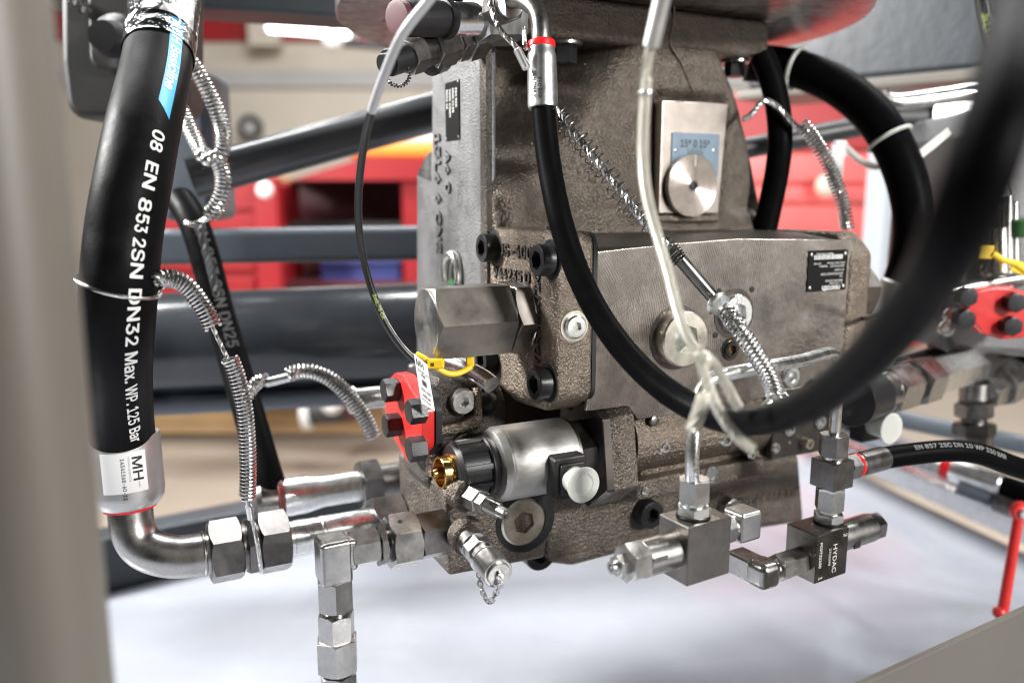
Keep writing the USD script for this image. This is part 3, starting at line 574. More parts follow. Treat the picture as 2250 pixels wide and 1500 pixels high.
v = front(945, 967, -.055); pump.add('tapped_hole', ringm(L(v[0] + .0035, -.0495, v[1]), F, 0, .0006, .0001, .0055, 20, .0002), 'oxide_hole', pbk)
pump.add('coil_shadow_boss', cyl(L(front(1020, 985, -.06)[0], -.061, front(1020, 985, -.06)[1]), L(front(1020, 985, -.06)[0], -.055, front(1020, 985, -.06)[1]), .014, 36), 'cast_iron', pbk)
# link between the left port block and the cheek
pump.add('lower_casing', pbox((sr + .004, -.28, -.16), (.26, -.135, .06), .01, 4), 'cast_iron')

# ---- proportional solenoid
sx = along(L(-.0109, fa, ua), R, 1236); s0 = along(sx, R, 1076); Ls = np.linalg.norm(sx - s0); rs = .0288
mat('coil_shell', (.44, .43, .41), .44, .85, [(240, .00025)], .12, 45, .05)
so = pump.add('solenoid', lathe(sx, -R, [(0, rs * .93), (0, rs), (Ls - .010, rs), (Ls - .008, rs * .985), (Ls - .0075, rs), (Ls - .006, rs), (Ls - .0018, rs * .93), (Ls, rs * .78), (Ls, 0)], 72), 'coil_shell')
kn = []
ang = np.linspace(0, 2 * math.pi, 240, endpoint=False)
for a_ in ang:
    c_ = (a_ * 10 / (2 * math.pi)) % 1; kn.append(((.0228 - .0022 * (1 if .14 < c_ < .86 else 0)) * math.cos(a_), (.0228 - .0022 * (1 if .14 < c_ < .86 else 0)) * math.sin(a_)))
X_, Y_, Z_ = basis(-R, U); k0 = sx - R * Ls
pump.add('knob_collar', lathe(k0, -R, [(0, .0215), (.0045, .0235), (.006, .0235), (.007, .022)], 48), 'plastic_black', so)
pump.add('knurled_nut', cat(prism(kn, k0 - R * .0065, X_, Y_, Z_, .0225, .0006), lathe(k0 - R * .028, -R, [(0, .0226), (.0012, .0224), (.0040, .0190), (.0040, .004)], 48)), 'plastic_black', so)
k1 = k0 - R * .031
pump.add('brass_ring', lathe(k1, -R, [(0, .0135), (.0028, .0135), (.0030, .0118), (.0045, .0118), (.0048, .0124), (.0098, .0124), (.0102, .0120), (.0102, .0104), (.003, .0102), (.003, .0)], 48), 'brass', so)
pump.add('brass_stem', lathe(k1, -R, [(.002, .0042), (.0150, .0042), (.0155, .0036), (.0155, .0018), (.011, .0016)], 24), 'brass', so)
pump.add('coil_ring', lathe(sx + R * .0002, R, [(0, rs * 1.0), (.002, rs * 1.0), (.002, rs * .8)], 60), 'steel_dark', so)
pump.add('coil_nut', hexn(sx + R * .002, R, .017, .047, U, True, True, rot=8), 'steel_dark', so)
fl0 = sx + R * .018
Xf, Yf, Zf = F, U, R
sq = rpoly([(-.026, -.042), (.011, -.044), (.038, -.023), (.029, .033), (.011, .044), (-.033, .040), (-.04, 0)], .003)
flp = pump.add('solenoid_flange', prism(sq, fl0, F, U, R, .022, .0012, 2), 'machined_dark', None)
pump.add('flange_rim', prism([(a_ * 1.003, b_ * 1.003) for a_, b_ in sq], fl0 + R * .006, F, U, R, .0235, .0012, 2), 'cast_iron', flp)
for f_, u_ in ((.016, .024), (.020, -.021), (-.02, .034)): pump.add('flange_hole', lathe(fl0 + F * f_ + U * u_ - R * .0004, -R, [(0, .0058), (.0003, .0056), (.0003, 0)], 24), 'oxide_hole', flp)
cn = along(sx + F * rs, R, 1240); cn = sx - R * .0145 + F * (rs - .004)
pump.add('connector_base', prism(rrect(-.0145, -.0165, .0135, .0165, .003), cn - U * .006, R, U, F, .0135, .0015, 2), 'plastic_matte', so)
pump.add('connector_step', prism(rrect(-.0105, -.012, .0105, .012, .002), cn - U * .006 + F * .0134, R, U, F, .003, .0008, 2), 'plastic_matte', so)
pump.add('dust_cap', lathe(cn - U * .006 + F * .016, F, [(0, .0098), (.013, .0105), (.0135, .0132), (.0148, .0136), (.0156, .0130), (.0152, .0085), (.0144, .0075), (.0146, .004), (.0146, 0)], 48), 'cap_plastic', so)
# second solenoid at the right, mostly hidden
sr2 = L(.272, -.03, -.108)
s2 = pump.add('rear_solenoid', lathe(sr2, R, [(0, .024), (.055, .024), (.058, .02), (.058, 0)], 48), 'coil_shell')
pump.add('rear_nut', lathe(sr2 + R * .058, R, [(0, .021), (.018, .021), (.02, .019), (.02, 0)], 40), 'plastic_black', s2)
pump.add('rear_connector', rbox(sr2 + R * .038 + F * .02, R, F, U, (-.014, 0, -.022), (.014, .016, .014), .002), 'plastic_matte', s2)
pump.add('rear_dust_cap', lathe(sr2 + R * .038 + F * .036 - U * .004, F, [(0, .0105), (.018, .0112), (.0185, .0142), (.0200, .0146), (.0208, .0140), (.0206, 0)], 48), 'cap_plastic', s2)
# ------------------------------------------------------------------ left hose with its elbow and union
hr = .024
hp = pp((372, -80, .655), (359, 40, .625), (350, 110, .605), (340, 170, .588), (319, 262, .562), (303, 340, .548), (286, 433, .54), (273, 510, .54), (263, 620, .54), (256, 740, .558), (256, 830, .588), (263, 920, .62), (273, 990, .635), n=120)
t = Thing('hydraulic_hose', 'wide black hose with white pressure print and a blue strip, by the foreground post', 'hose')
body = t.add('hose_body', tube(hp, hr, 48), 'rubber')
dcum = np.r_[0, np.cumsum(np.linalg.norm(np.diff(hp, axis=0), axis=1))]
def s_at(path, y):                                                 # length along a path where it crosses the row y
    ys = np.array([proj(q)[1] for q in path]); d = np.r_[0, np.cumsum(np.linalg.norm(np.diff(path, axis=0), axis=1))]; o = np.argsort(ys); return float(np.interp(y, ys[o], d[o]))
def hose_text(s, y0, y1, ang, h, m='ink_white', dz=.0002):
    k = meshkit.text_mesh(s, h, .0002, True); v = np.array(k.vertices); L_ = s_at(hp, y1) - s_at(hp, y0); v[:, 0] *= L_ / (v[:, 0].max() - v[:, 0].min()); v[:, 1] -= h / 2; v[:, 2] += dz
    t.add('white_print', wrap(trimesh.Trimesh(v, k.faces, process=False), hp, hr, s_at(hp, y0), ang), m, body)
hose_text('08', 318, 356, .42, .0078); hose_text('EN 853 2SN DN32 Max. WP. 125 Bar', 377, 926, .40, .0078)
sA, sB = s_at(hp, 88), s_at(hp, 290); w_ = .0049
st = trimesh.creation.extrude_polygon(Polygon([(0, -w_), (sB - sA - .010, -w_), (sB - sA, w_), (0, w_)]), .00025, engine='earcut'); 
t.add('blue_strip', wrap(st, hp, hr, sA, .42), 'strip_blue', body)
hose_text('AUH Basicline', 94, 238, .42, .0068, 'label_white', .0004)
fm = hp[(dcum < s_at(hp, 128))]
fx = tube(fm, hr * 1.035 + .0012 * rng.random(len(fm)) ** 2, 40, False); fx.vertices += .0012 * (meshkit.noise(fx.vertices * 170)[:, None] - .5) * unit(V(.3, -1, .2)); 
lb = sbox(0, -.020, s_at(hp, 82) - s_at(hp, 4), .022); lab = t.add('hose_label', wrap(trimesh.creation.extrude_polygon(lb, .0003, engine='earcut'), hp, hr * 1.005, s_at(hp, 4), .12), 'label_white', body)
x = -.017
while x < .004:
    w1 = .0004 + .0008 * rng.random(); t.add('barcode_bar', wrap(trimesh.creation.extrude_polygon(sbox(0, x, .0085, x + w1), .0001, engine='earcut'), hp, hr * 1.005 + .0004, s_at(hp, 50), .12), 'ink', body); x += w1 + .0005 + .0008 * rng.random()
for k, (s, y) in enumerate((('2SN DN32 125 BAR', 14), ('14341368-60-11', 26), ('BASICLINE L=1450', 38))):
    g = meshkit.text_mesh(s, .0026, .0001); v = np.array(g.vertices); v = np.c_[-v[:, 1], v[:, 0] - .018, v[:, 2]]; t.add('label_print', wrap(trimesh.Trimesh(v, g.faces, process=False), hp, hr * 1.005 + .0004, s_at(hp, y) + .002, .12), 'ink_grey', body)
t.add('clear_film', fx, 'film', body)
fa_, fb_ = hp[-1], P(285, 1108, .64); e = unit(fb_ - fa_); fs = fa_ - e * .013; Lf = np.linalg.norm(fb_ - fs)
fer = t.add('ferrule', lathe(fs, e, [(0, .0245), (0, .0262), (.001, .0268), (Lf - .012, .0268), (Lf - .006, .0258), (Lf - .001, .0225), (Lf, .021), (Lf, .012)], 64), 'alu_matte')
fpth = np.array([fs + e * s for s in np.linspace(0, Lf, 30)])
lbp = trimesh.creation.extrude_polygon(sbox(0, -.018, .031, .0145), .0003, engine='earcut'); t.add('white_label', wrap(lbp, fpth, .0269, Lf - .047, .0), 'label_white', fer)
def fl_text(s, dx, dy, h, m='ink', bold=True, dz=.0003, sx=1.):
    g = meshkit.text_mesh(s, h, .0001, bold); v = np.array(g.vertices); v[:, 0] *= sx; v[:, 0] += dx; v[:, 1] += dy; v[:, 2] += dz
    t.add('label_print', wrap(trimesh.Trimesh(v, g.faces, process=False), fpth, .0269, Lf - .047, .0), m, fer)
fl_text('MH', .003, .0045, .0070, sx=1.25); fl_text('HYDRAULIKSERVICE', .003, .0015, .0014, 'ink_grey', False); fl_text('14341368-60-11', .004, -.0035, .0026); fl_text('GMBH', .023, .0075, .0012, 'ink_grey', False)
t.add('red_ring', lathe(fb_, e, [(-.002, .0205), (.0022, .0195), (.0026, .0175)], 48), 'red_ring', fer)
ux = P(460, 1214, .648); er = .0166
ep = spline([P(284, 1095, .64), P(287, 1130, .64), P(293, 1165, .64), P(312, 1197, .64), P(345, 1215, .64), P(388, 1222, .642), P(425, 1219, .645), ux, ux + R * .02], 60)
t.add('elbow_pipe', tube(ep, er, 40), 'steel')
def upto(x): return along(ux, R, x)
def seg(x0, x1): a, b = upto(x0), upto(x1); return a, np.linalg.norm(b - a)
t.add('weld_ring', ringm(upto(445), R, 0, .0022, er, er + .0012, 40), 'steel')
tu = Thing('pipe_union', 'steel union of two large hex nuts joining the left elbow to a straight pipe', 'pipe union')
a, l = seg(458, 530); tu.add('union_nut', hexn(a, R, l, .0445, U, True, True, rot=-5), 'steel_dark')
a, l = seg(530, 566); tu.add('union_body', cat(cyl(a - R * .001, a + R * (l + .001), .0185, 40), hexn(a + R * l * .3, R, l * .5, .042, U, False, False, rot=10)), 'steel_dark')
a, l = seg(566, 632); tu.add('union_nut', hexn(a, R, l, .0445, U, True, True, rot=-5), 'steel_dark')
a, l = seg(632, 830); tu.add('pipe', cat(cyl(a - R * .002, a + R * l, .0138, 40), ringm(a + R * .004, R, 0, .012, .01, .0141, 40), ringm(a + R * (l - .05), R, 0, .004, .01, .0141, 40)), 'zinc')
a, l = seg(815, 884); tu.add('pipe_nut', hexn(a, R, l, .040, U, True, True, rot=2), 'steel_dark')
a, l = seg(884, 960); tu.add('threaded_stub', lathe(a, R, [(0, .0165), (l * .4, .0165), (l * .42, .020), (l * .6, .020), (l * .62, .017), (l, .017)], 40), 'steel_dark')

t = Thing('rear_pipe', 'steel pipe with red brown ring behind the union, ending in a nut', 'pipe')
ra = P(600, 1096, .78); 
def seg2(x0, x1): a, b = along(ra, R, x0), along(ra, R, x1); return a, np.linalg.norm(b - a)
a, l = seg2(560, 612); t.add('hose_socket', lathe(a, R, [(0, .015), (.004, .019), (l * .85, .019), (l, .0175)], 40), 'steel_dark')
a, l = seg2(606, 625); t.add('red_brown_ring', ringm(a, R, 0, l * .7, .01, .0215, 44), 'red_brown')
a, l = seg2(612, 800); t.add('pipe', lathe(a, R, [(0, .0185), (l * .3, .0180), (l * .5, .0150), (l, .0150)], 44), 'zinc')
a, l = seg2(788, 832); t.add('pipe_nut', hexn(a, R, l, .044, U, True, True, rot=2), 'steel_dark')
a, l = seg2(832, 930); t.add('stub', cyl(a, a + R * l, .017, 36), 'steel_dark')

# ---- elbow fitting chain at the lower left
t = Thing('elbow_fitting', 'steel elbow with a chain of hex nuts turning down below the pump', 'fitting')
ea = P(975, 1168, .615)
def seg3(x0, x1): a, b = along(ea, R, x0), along(ea, R, x1); return a, np.linalg.norm(b - a)
for x0, x1, af, m, nm, ro in ((915, 982, .0310, 'steel_dark', 'body_hex', -3), (851, 916, .0360, 'steel', 'large_nut', -5), (766, 831, .0235, 'steel', 'small_nut', -3)):
    a, l = seg3(x0, x1); t.add(nm, hexn(a, R, l * .97, af, U, True, True, rot=ro), m)
    if nm == 'large_nut': t.add('lock_hole', lathe(a + R * l * .35 + unit(U + F * .35) * (af * .5 + .0001), unit(U + F * .35), [(0, .0018), (.0002, .0017), (.0002, 0)], 16), 'oxide_hole')
a, l = seg3(829, 853); t.add('collar', cat(hexn(a, R, l * .6, .029, U, False, True, rot=0), cyl(a - R * .004, a + R * (l + .002), .0105, 30)), 'steel_dark')
a, l = seg3(755, 768); t.add('neck', cyl(a - R * .004, a + R * (l + .004), .0085, 30), 'steel')
ec_ = along(ea, R, 733)
t.add('elbow_body', cat(rbox(ec_, R, F, U, (-.0115, -.0115, -.020), (.0110, .0115, .0120), .0030, 3), rbox(ec_, R, F, U, (-.0100, -.0110, -.0115), (.0150, .0110, .0115), .0030, 3)), 'steel')
def down(y0, y1): 
    z0 = onz_y(ec_, y0); z1 = onz_y(ec_, y1); return ec_ - U * z0, z1 - z0
def onz_y(p, y):
    v = p - C; k = (750 - y) / FPX; return (v @ UP - k * (v @ FW)) / (U @ UP - k * (U @ FW))
for y0, y1, af, nm in ((1268, 1336, .0235, 'small_nut'), (1344, 1408, .0230, 'reducer_hex'), (1398, 1470, .0270, 'large_nut'), (1474, 1560, .0235, 'lower_nut')):
    a, l = down(y0, y1); t.add(nm, hexn(a, -U, l * .98, af, F, True, True, rot={'small_nut': 12, 'reducer_hex': 26, 'large_nut': 18, 'lower_nut': 5}[nm]), 'steel')
a, l = down(1255, 1600); t.add('riser_pipe', cyl(a, a - U * l, .0080, 28), 'steel')

# ---- test nipples on the port plate
def chain_of(t, a, b, parts):
    e = unit(b - a); Lc = np.linalg.norm(b - a)
    for s0, s1, kind, sz, m, nm in parts:
        o = a + e * Lc * s0; l = Lc * (s1 - s0)
        if kind == 'hex': t.add(nm, hexn(o, e, l, sz, U, True, True, rot=12), m)
        elif kind == 'cyl': t.add(nm, cyl(o, o + e * l, sz, 32, min(.0006, l * .2)), m)
        elif kind == 'thr': t.add(nm, lathe(o, e, [(i / 18 * l, sz * (1 if i % 2 else .9)) for i in range(19)], 28), m)
        elif kind == 'tube': t.add(nm, lathe(o, e, [(0, sz), (l, sz), (l, sz * .55), (l * .4, sz * .5)], 28), m)
t = Thing('test_nipple', 'open threaded steel test nipple just left of the gold plug', 'test nipple')
chain_of(t, P(1008, 1078, .605), P(1112, 1130, .565), [(0, .22, 'cyl', .0125, 'cast_iron', 'boss'), (.20, .48, 'hex', .0155, 'steel', 'nut'), (.46, .62, 'hex', .0125, 'steel', 'collar_hex'), (.60, .86, 'thr', .0052, 'steel', 'thread'), (.84, 1.0, 'tube', .0042, 'steel_bright', 'nozzle')])
t = Thing('test_coupling', 'capped steel test coupling hanging below the gold plug with a small chain', 'test coupling')
ta, tb = P(1020, 1170, .602), P(1100, 1266, .548)
chain_of(t, ta, tb, [(0, .16, 'cyl', .0140, 'cast_iron', 'boss'), (.14, .34, 'cyl', .0105, 'steel', 'shank'), (.30, .50, 'hex', .0180, 'steel', 'nut'), (.49, .60, 'cyl', .0080, 'steel_dark', 'neck'), (.58, .66, 'cyl', .0112, 'steel_bright', 'ring'), (.65, .94, 'cyl', .0106, 'steel', 'screw_cap'), (.93, .97, 'cyl', .0085, 'steel', 'cap_rim'), (.965, 1.0, 'cyl', .003, 'steel_bright', 'tip')])
chp = pp((1054, 1228, .565), (1053, 1262, .56), (1058, 1292, .555), (1075, 1322, .552), (1090, 1302, .55), (1099, 1285, .548), (1100, 1268, .547), n=200)
d_ = np.r_[0, np.cumsum(np.linalg.norm(np.diff(chp, axis=0), axis=1))]; T_ = np.gradient(chp, axis=0)
t_ch = t.add('chain', cat(*[(lambda q, e, k: place((lambda m: m)(trimesh.creation.torus(.0017, .0005, 14, 6)), q, basis(e)[(k % 2)] , unit(e) * 1.45, basis(e)[(k + 1) % 2]))(np.array([np.interp(s, d_, chp[:, i]) for i in range(3)]), np.array([np.interp(s, d_, T_[:, i]) for i in range(3)]), k) for k, s in enumerate(np.arange(.001, d_[-1], .0032))]), 'steel_bright')

# ---- left valve block with cartridge, right valve block, U pipe, tee
RB, FB = yaw(59)
def bframe(x, y, d): o = P(x, y, d); return o, lambda r, f, u: o + RB * r + FB * f + U * u
o1, B1 = bframe(1514, 1160, .52)
t = Thing('valve_block', 'dark steel cube valve with a lock nut cartridge pointing left at the front', 'valve')
vb = t.add('block', rbox(o1, RB, FB, U, (0, -.0285, -.0400), (.0380, 0, 0), .0007), 'steel_block')
top = B1(.0165, -.0140, 0)
def topfit(t, top, s=1., nm='hex_adapter'):
    t.add('seal_ring', ringm(top, U, -.0002, .0016, .004, .0112 * s, 40), 'oxide'); t.add(nm, cat(hexn(top + U * .0014, U, .0066 * s, .0195 * s, FB, True, True, rot=20), cyl(top + U * .007, top + U * .0115, .0082 * s, 30)), 'zinc')
    t.add('union_nut', hexn(top + U * .0105 * s, U, .0155 * s, .0190 * s, FB, True, True, rot=20), 'steel')
topfit(t, top)
cc = B1(0, -.0148, -.0205)
def bs(o, a, x0, x1): q, w = along(o, a, x0), along(o, a, x1); return q, np.linalg.norm(w - q)
q, l = bs(cc, -RB, 1504, 1408); cart = t.add('cartridge', cyl(cc - RB * -.001, q - RB * l, .0120, 48, .0005), 'steel')
t.add('cartridge_flat', rbox(cc - RB * .020 + FB * .0105, RB, FB, U, (-.006, 0, -.0055), (.006, .0014, .0045), .0003), 'steel_dark', cart)
q, l = bs(cc, -RB, 1408, 1372); t.add('cartridge_hex', hexn(q, -RB, l, .0225, U, False, True, rot=5), 'steel')
q, l = bs(cc, -RB, 1374, 1353); t.add('lock_nut', hexn(q, -RB, l, .0125, U, True, True, rot=0), 'steel')
q, l = bs(cc, -RB, 1356, 1342); t.add('adjust_stud', lathe(q, -RB, [(0, .0042), (l * .3, .0042), (l * .35, .0038), (l * .6, .0042), (l, .0040), (l, .0022), (l * .4, .0020)], 28), 'steel_bright')
sc = B1(.038, -.0140, -.0150)
t.add('outlet_nut', hexn(sc - RB * .001, RB, .0125, .0185, U, True, True, rot=10), 'steel'); t.add('outlet_neck', cyl(sc + RB * .011, sc + RB * .0165, .0075, 28), 'steel_bright')
t.add('outlet_elbow', rbox(sc + RB * .0155, RB, FB, U, (0, -.010, -.0105), (.0195, .009, .0105), .0025, 3), 'steel')
o2, B2 = bframe(1797, 1178, .63)
t2 = Thing('valve_block', 'dark steel cube valve with stamped maker name, the right one of two', 'valve')
vb2 = t2.add('block', rbox(o2, RB, FB, U, (0, -.0300, -.0395), (.0375, 0, 0), .0007), 'steel_block')
def st_text(s, r, u, h, b=False, sx=1.): t2.add('stamped_print', text(s, B2(r, .00012, u), -U, RB, h, .00008, b, sx=sx), 'ink_white', vb2)
st_text('2', .031, -.004, .0042); st_text('1', .004, -.034, .0042); st_text('HYDAC', .0195, -.0105, .0046, False, 1.1); st_text('2733098', .0145, -.013, .0024); st_text('PCVT22100', .0035, -.006, .0026, True)
top2 = B2(.0310, -.0150, 0); topfit(t2, top2, 1.05)
c2 = B2(.0375, -.015, -.016); q, l = bs(c2, RB, 1868, 1908); ct2 = t2.add('cartridge', cyl(c2 - RB * .001, q + RB * l, .0120, 44, .0005), 'steel'); q, l = bs(c2, RB, 1906, 1926); t2.add('cartridge_hex', hexn(q, RB, l, .0205, U, True, True, rot=5), 'steel')
t2.add('cartridge_flat', rbox(c2 + RB * .017 + FB * .0105, RB, FB, U, (-.004, 0, -.0075), (.004, .0014, .001), .0003), 'steel_dark', ct2)
l2 = B2(0, -.0150, -.0255)
q, l = bs(l2, -RB, 1768, 1738); t2.add('inlet_body', hexn(l2 + RB * .001, -RB, l + .003, .0190, U, True, True, rot=10), 'steel')
q, l = bs(l2, -RB, 1738, 1704); t2.add('inlet_nut', hexn(q, -RB, l, .0195, U, True, True, rot=10), 'steel'); t2.add('lock_hole', lathe(q - RB * l * .4 + unit(FB * .9 - U * .2) * .0099, unit(FB * .9 - U * .2), [(0, .0014), (.0002, .0013), (.0002, 0)], 14), 'oxide_hole')
q, l = bs(l2, -RB, 1706, 1690); t2.add('inlet_neck', cyl(q, q - RB * (l + .002), .0078, 28), 'steel_bright')
q, l = bs(l2, -RB, 1697, 1630)
ebp = [(-.0115, -.0115), (.0115, -.0115), (.0115, .030), (-.0115, .030)]
t2.add('inlet_elbow', cat(rbox(q, -RB, FB, U, (0, -.010, -.0105), (.0205, .0105, .0105), .006, 4), rbox(q, -RB, FB, U, (.0012, -.030, -.0085), (.0195, -.004, .0085), .002, 3)), 'steel')
tb0 = V(top2[0], top2[1], P(1826, 1090, .63)[2])
t = Thing('bent_pipe', 'bright zinc pipe bent into a wide arch linking both valve blocks', 'pipe')
ua_ = P(1770, 789, .592); uz_ = ua_[2]; uh = V(tb0[0] - ua_[0], tb0[1] - ua_[1], 0); uarm = [ua_, ua_ + uh * .70 - U * .0010, ua_ + uh * .93 - U * .0070, V(tb0[0], tb0[1], uz_ - .018), V(tb0[0], tb0[1], uz_ - .034), V(tb0[0], tb0[1], uz_ - .055), tb0 + U * .036]
up = spline([top + U * .018, P(1521, 1000, .527), P(1527, 920, .528), P(1535, 872, .53), P(1556, 838, .533), P(1595, 822, .54), P(1690, 804, .562), *uarm], 120)
upb = t.add('pipe', tube(up, .0046, 28), 'zinc')
g = meshkit.text_mesh('2877777', .0030, .0001); v = np.array(g.vertices); v[:, 0] *= 1.5; t.add('printed_number', wrap(trimesh.Trimesh(v, g.faces, process=False), up, .00465, .012, -.85), 'ink', upb)
t = Thing('tee_fitting', 'steel tee with hex nuts above and below on the right pipe end', 'fitting')
tc = P(1832, 1056, .60); tx, _, td = proj(tc)
t.add('lower_nut', hexn(tb0 - U * .017, U, .0165, .0195, FB, True, True, rot=20), 'steel_bright')
t.add('tee_body', rbox(tb0, RB, FB, U, (-.0115, -.0115, 0), (.0125, .0115, .0225), .0007), 'steel_dark')
t.add('upper_neck', cyl(tb0 + U * .022, tb0 + U * .027, .0090, 32), 'steel_bright'); t.add('upper_nut', hexn(tb0 + U * .0255, U, .0175, .0200, FB, True, True, rot=20), 'steel_dark')
t.add('side_neck', cyl(tb0 + RB * .012 + U * .012, tb0 + RB * .016 + U * .012, .0080, 28), 'steel_bright'); t.add('side_nut', hexn(tb0 + RB * .0145 + U * .012, RB, .0125, .0190, U, True, True, rot=10), 'steel')
t = Thing('right_hose', 'thin black hose with red ring leaving the tee to the right edge', 'hose')
hs = tb0 + RB * .027 + U * .012
t.add('red_ring', ringm(hs, RB, 0, .0035, .005, .0102, 40), 'red_ring'); t.add('ferrule', lathe(hs + RB * .003, RB, [(0, .0088), (.001, .0092), (.003, .0092), (.004, .0100), (.034, .0100), (.0355, .0094), (.0355, .007)], 40), 'steel_dark')
hq = hs + RB * .037
rp = spline([hq - RB * .004, hq, P(2080, 990, .69), P(2170, 1002, .70), P(2270, 1036, .72)], 60)
t.add('hose_body', tube(rp, .0092, 28), 'rubber_matte'); g = meshkit.text_mesh('EN 857 2SC DN 10 WP 330 BAR', .004, .0001, True); t.add('print', wrap(g, rp, .0093, .03, .35), 'ink_grey')
# ------------------------------------------------------------------ spring guarded steel ropes
def guard(t, pts, rc_, rw, pitch, core=True, m='steel_bright', nn=120):
    p = pp(*pts, n=nn); t.add('spring_guard', coil(p, rc_, rw, pitch, 6, 16), m)
    if core: t.add('rope_core', rope(p, rc_ * .42), m)
    return p
def wire(t, pts, r, m='steel_bright', name='steel_rope'): p = pp(*pts, n=60); t.add(name, rope(p, r), m); return p
def crimp(t, a, b, r, m='zinc'): a, b = P(*a), P(*b); t.add('crimp_sleeve', cyl(a, b, r, 24, r * .2), m)
t = Thing('safety_rope', 'spring guarded steel safety rope looped around the wide left hose', 'safety rope', 'safety ropes around the hoses')
hc = np.array([np.interp(s_at(hp, 632), dcum, hp[:, i]) for i in range(3)])
i_ = np.argmin(np.linalg.norm(hp - hc, axis=1)); tq = unit(hp[i_ + 1] - hp[i_ - 1]); A_ = unit((C - hc) - tq * ((C - hc) @ tq)); B_ = np.cross(A_, tq)
lp = np.array([hc + (hr + .0013) * (math.cos(a) * A_ + math.sin(a) * B_) + tq * (-.0014 + .0030 * math.sin(a + .1) * (1 if B_[0] > 0 else -1)) for a in np.linspace(-2.6, 2.6, 60)])
t.add('steel_rope', rope(lp, .00135), 'steel_bright')
guard(t, ((341, 622, .535), (362, 612, .54), (395, 618, .545), (428, 648, .55), (455, 690, .555), (466, 716, .558)), .0054, .0012, .0027)
wire(t, ((464, 712, .558), (482, 750, .56), (502, 792, .562)), .0015); crimp(t, (449, 720, .556), (459, 721, .557), .0026)
guard(t, ((506, 786, .562), (522, 830, .566), (536, 890, .57), (543, 960, .575), (545, 1030, .58), (543, 1092, .585)), .0050, .0011, .0027)
crimp(t, (490, 790, .56), (498, 796, .56), .0026)
wire(t, ((543, 1088, .585), (547, 1118, .59), (556, 1150, .596), (566, 1195, .600), (572, 1240, .607), (574, 1256, .62)), .0016); crimp(t, (546, 1110, .59), (552, 1140, .594), .0027)
t = Thing('safety_rope', 'blurred spring guarded steel rope in a knot behind the upper left hose', 'safety rope', 'safety ropes around the hoses')
guard(t, ((408, 120, .72), (438, 165, .73), (468, 225, .74), (488, 285, .75), (490, 325, .75), (478, 348, .75)), .0062, .0013, .0036)
guard(t, ((380, 215, .76), (412, 270, .76), (436, 320, .76), (458, 345, .755)), .0062, .0013, .0036); 
for q in ((442, 342, .745), (455, 352, .742), (468, 345, .745)): t.add('crimp_ball', trimesh.Trimesh(*(lambda s: (s.vertices * .0058 + P(*q), s.faces))(trimesh.creation.icosphere(2)), process=False), 'zinc')
guard(t, ((482, 358, .75), (490, 395, .75), (484, 435, .75), (462, 470, .755)), .0064, .0015, .0036)
wire(t, ((462, 470, .755), (445, 485, .76), (425, 492, .77), (410, 488, .78)), .003)
wire(t, ((437, 500, .80), (455, 560, .80), (475, 640, .80)), .004, 'rubber_grey')
t = Thing('safety_rope', 'spring guarded steel rope arching over to the red flange on the left', 'safety rope', 'safety ropes around the hoses')
guard(t, ((542, 870, .73), (556, 850, .735), (572, 836, .74), (584, 834, .74)), .0052, .0012, .003)
crimp(t, (584, 841, .74), (638, 827, .74), .0044, 'zinc')
guard(t, ((634, 823, .74), (680, 815, .745), (725, 832, .75), (765, 868, .755), (798, 912, .76), (820, 958, .765)), .0062, .0013, .0034)
t = Thing('safety_rope', 'steel rope in a long open spring crossing the front of the pump', 'safety rope', 'safety ropes around the hoses')
sp_ = ((1214, 232, .575), (1262, 292, .575), (1316, 360, .57), (1376, 438, .57), (1426, 500, .57), (1478, 552, .572))
p = pp(*sp_, n=160); t.add('steel_rope', rope(p, .0028, .022), 'steel_bright'); t.add('open_spring', coil(p, np.r_[np.full(110, .0066), np.full(50, .0056)], .00045, .0062, 6, 20), 'steel_dark')
t.add('end_coils', coil(pp((1472, 545, .571), (1494, 570, .572)), .0052, .0009, .0024, 6, 18), 'steel_dark')
t.add('crimp_tube', lathe(P(1486, 560, .572), P(1576, 664, .575) - P(1486, 560, .572), [(0, .0036), (0, .0044), (.001, .0047), (.0375, .0047), (.039, .0042), (.044, .0032), (.044, 0)], 32), 'steel_dark')
wa, wb = P(1575, 664, .568), P(1590, 678, .562); t.add('end_washer', lathe(wa, wb - wa, [(0, .006), (.0005, .0086), (.002, .0092), (.0034, .0080), (.004, .005)], 36), 'zinc')
p = guard(t, ((1592, 680, .56), (1628, 728, .55), (1664, 784, .54), (1692, 832, .53), (1706, 872, .52), (1702, 884, .515)), .0055, .00095, .0034, False)
t.add('clear_sleeve', tube(p, .0046, 20), 'zinc')
t.add('rope_loop', cat(tube(pp((1690, 845, .53), (1712, 868, .522), (1728, 880, .515), (1722, 900, .51)), .0040, 14), tube(pp((1690, 850, .53), (1698, 880, .52), (1690, 890, .515), (1680, 905, .51)), .0040, 14)), 'steel_bright')
t = Thing('foreground_rope', 'blurred pale spring rope hanging down in front of the pump and knotted below', 'safety rope')
t.add('crimp_tube', cyl(P(1464, -40, .40), P(1431, 104, .415), .0044, 24, .0006), 'alu_matte')
t.add('steel_rope', rope(pp((1432, 95, .415), (1421, 150, .42), (1420, 200, .42)), .0026), 'rope_white')
pw = ((1421, 175, .42), (1416, 240, .42), (1413, 330, .42), (1420, 420, .425), (1442, 510, .43), (1468, 600, .43), (1494, 700, .43), (1530, 770, .43))
p = pp(*pw, n=160); t.add('spring_guard', coil(p, .0024, .0007, .0015, 6, 14), 'rope_white'); t.add('rope_core', tube(p, .0020, 12), 'rope_white')
for x in (1418, ): t.add('crimp_ring', ringm(P(1418, 205, .42), V(0, 0, 1), -.001, .001, .001, .0042, 24), 'zinc')
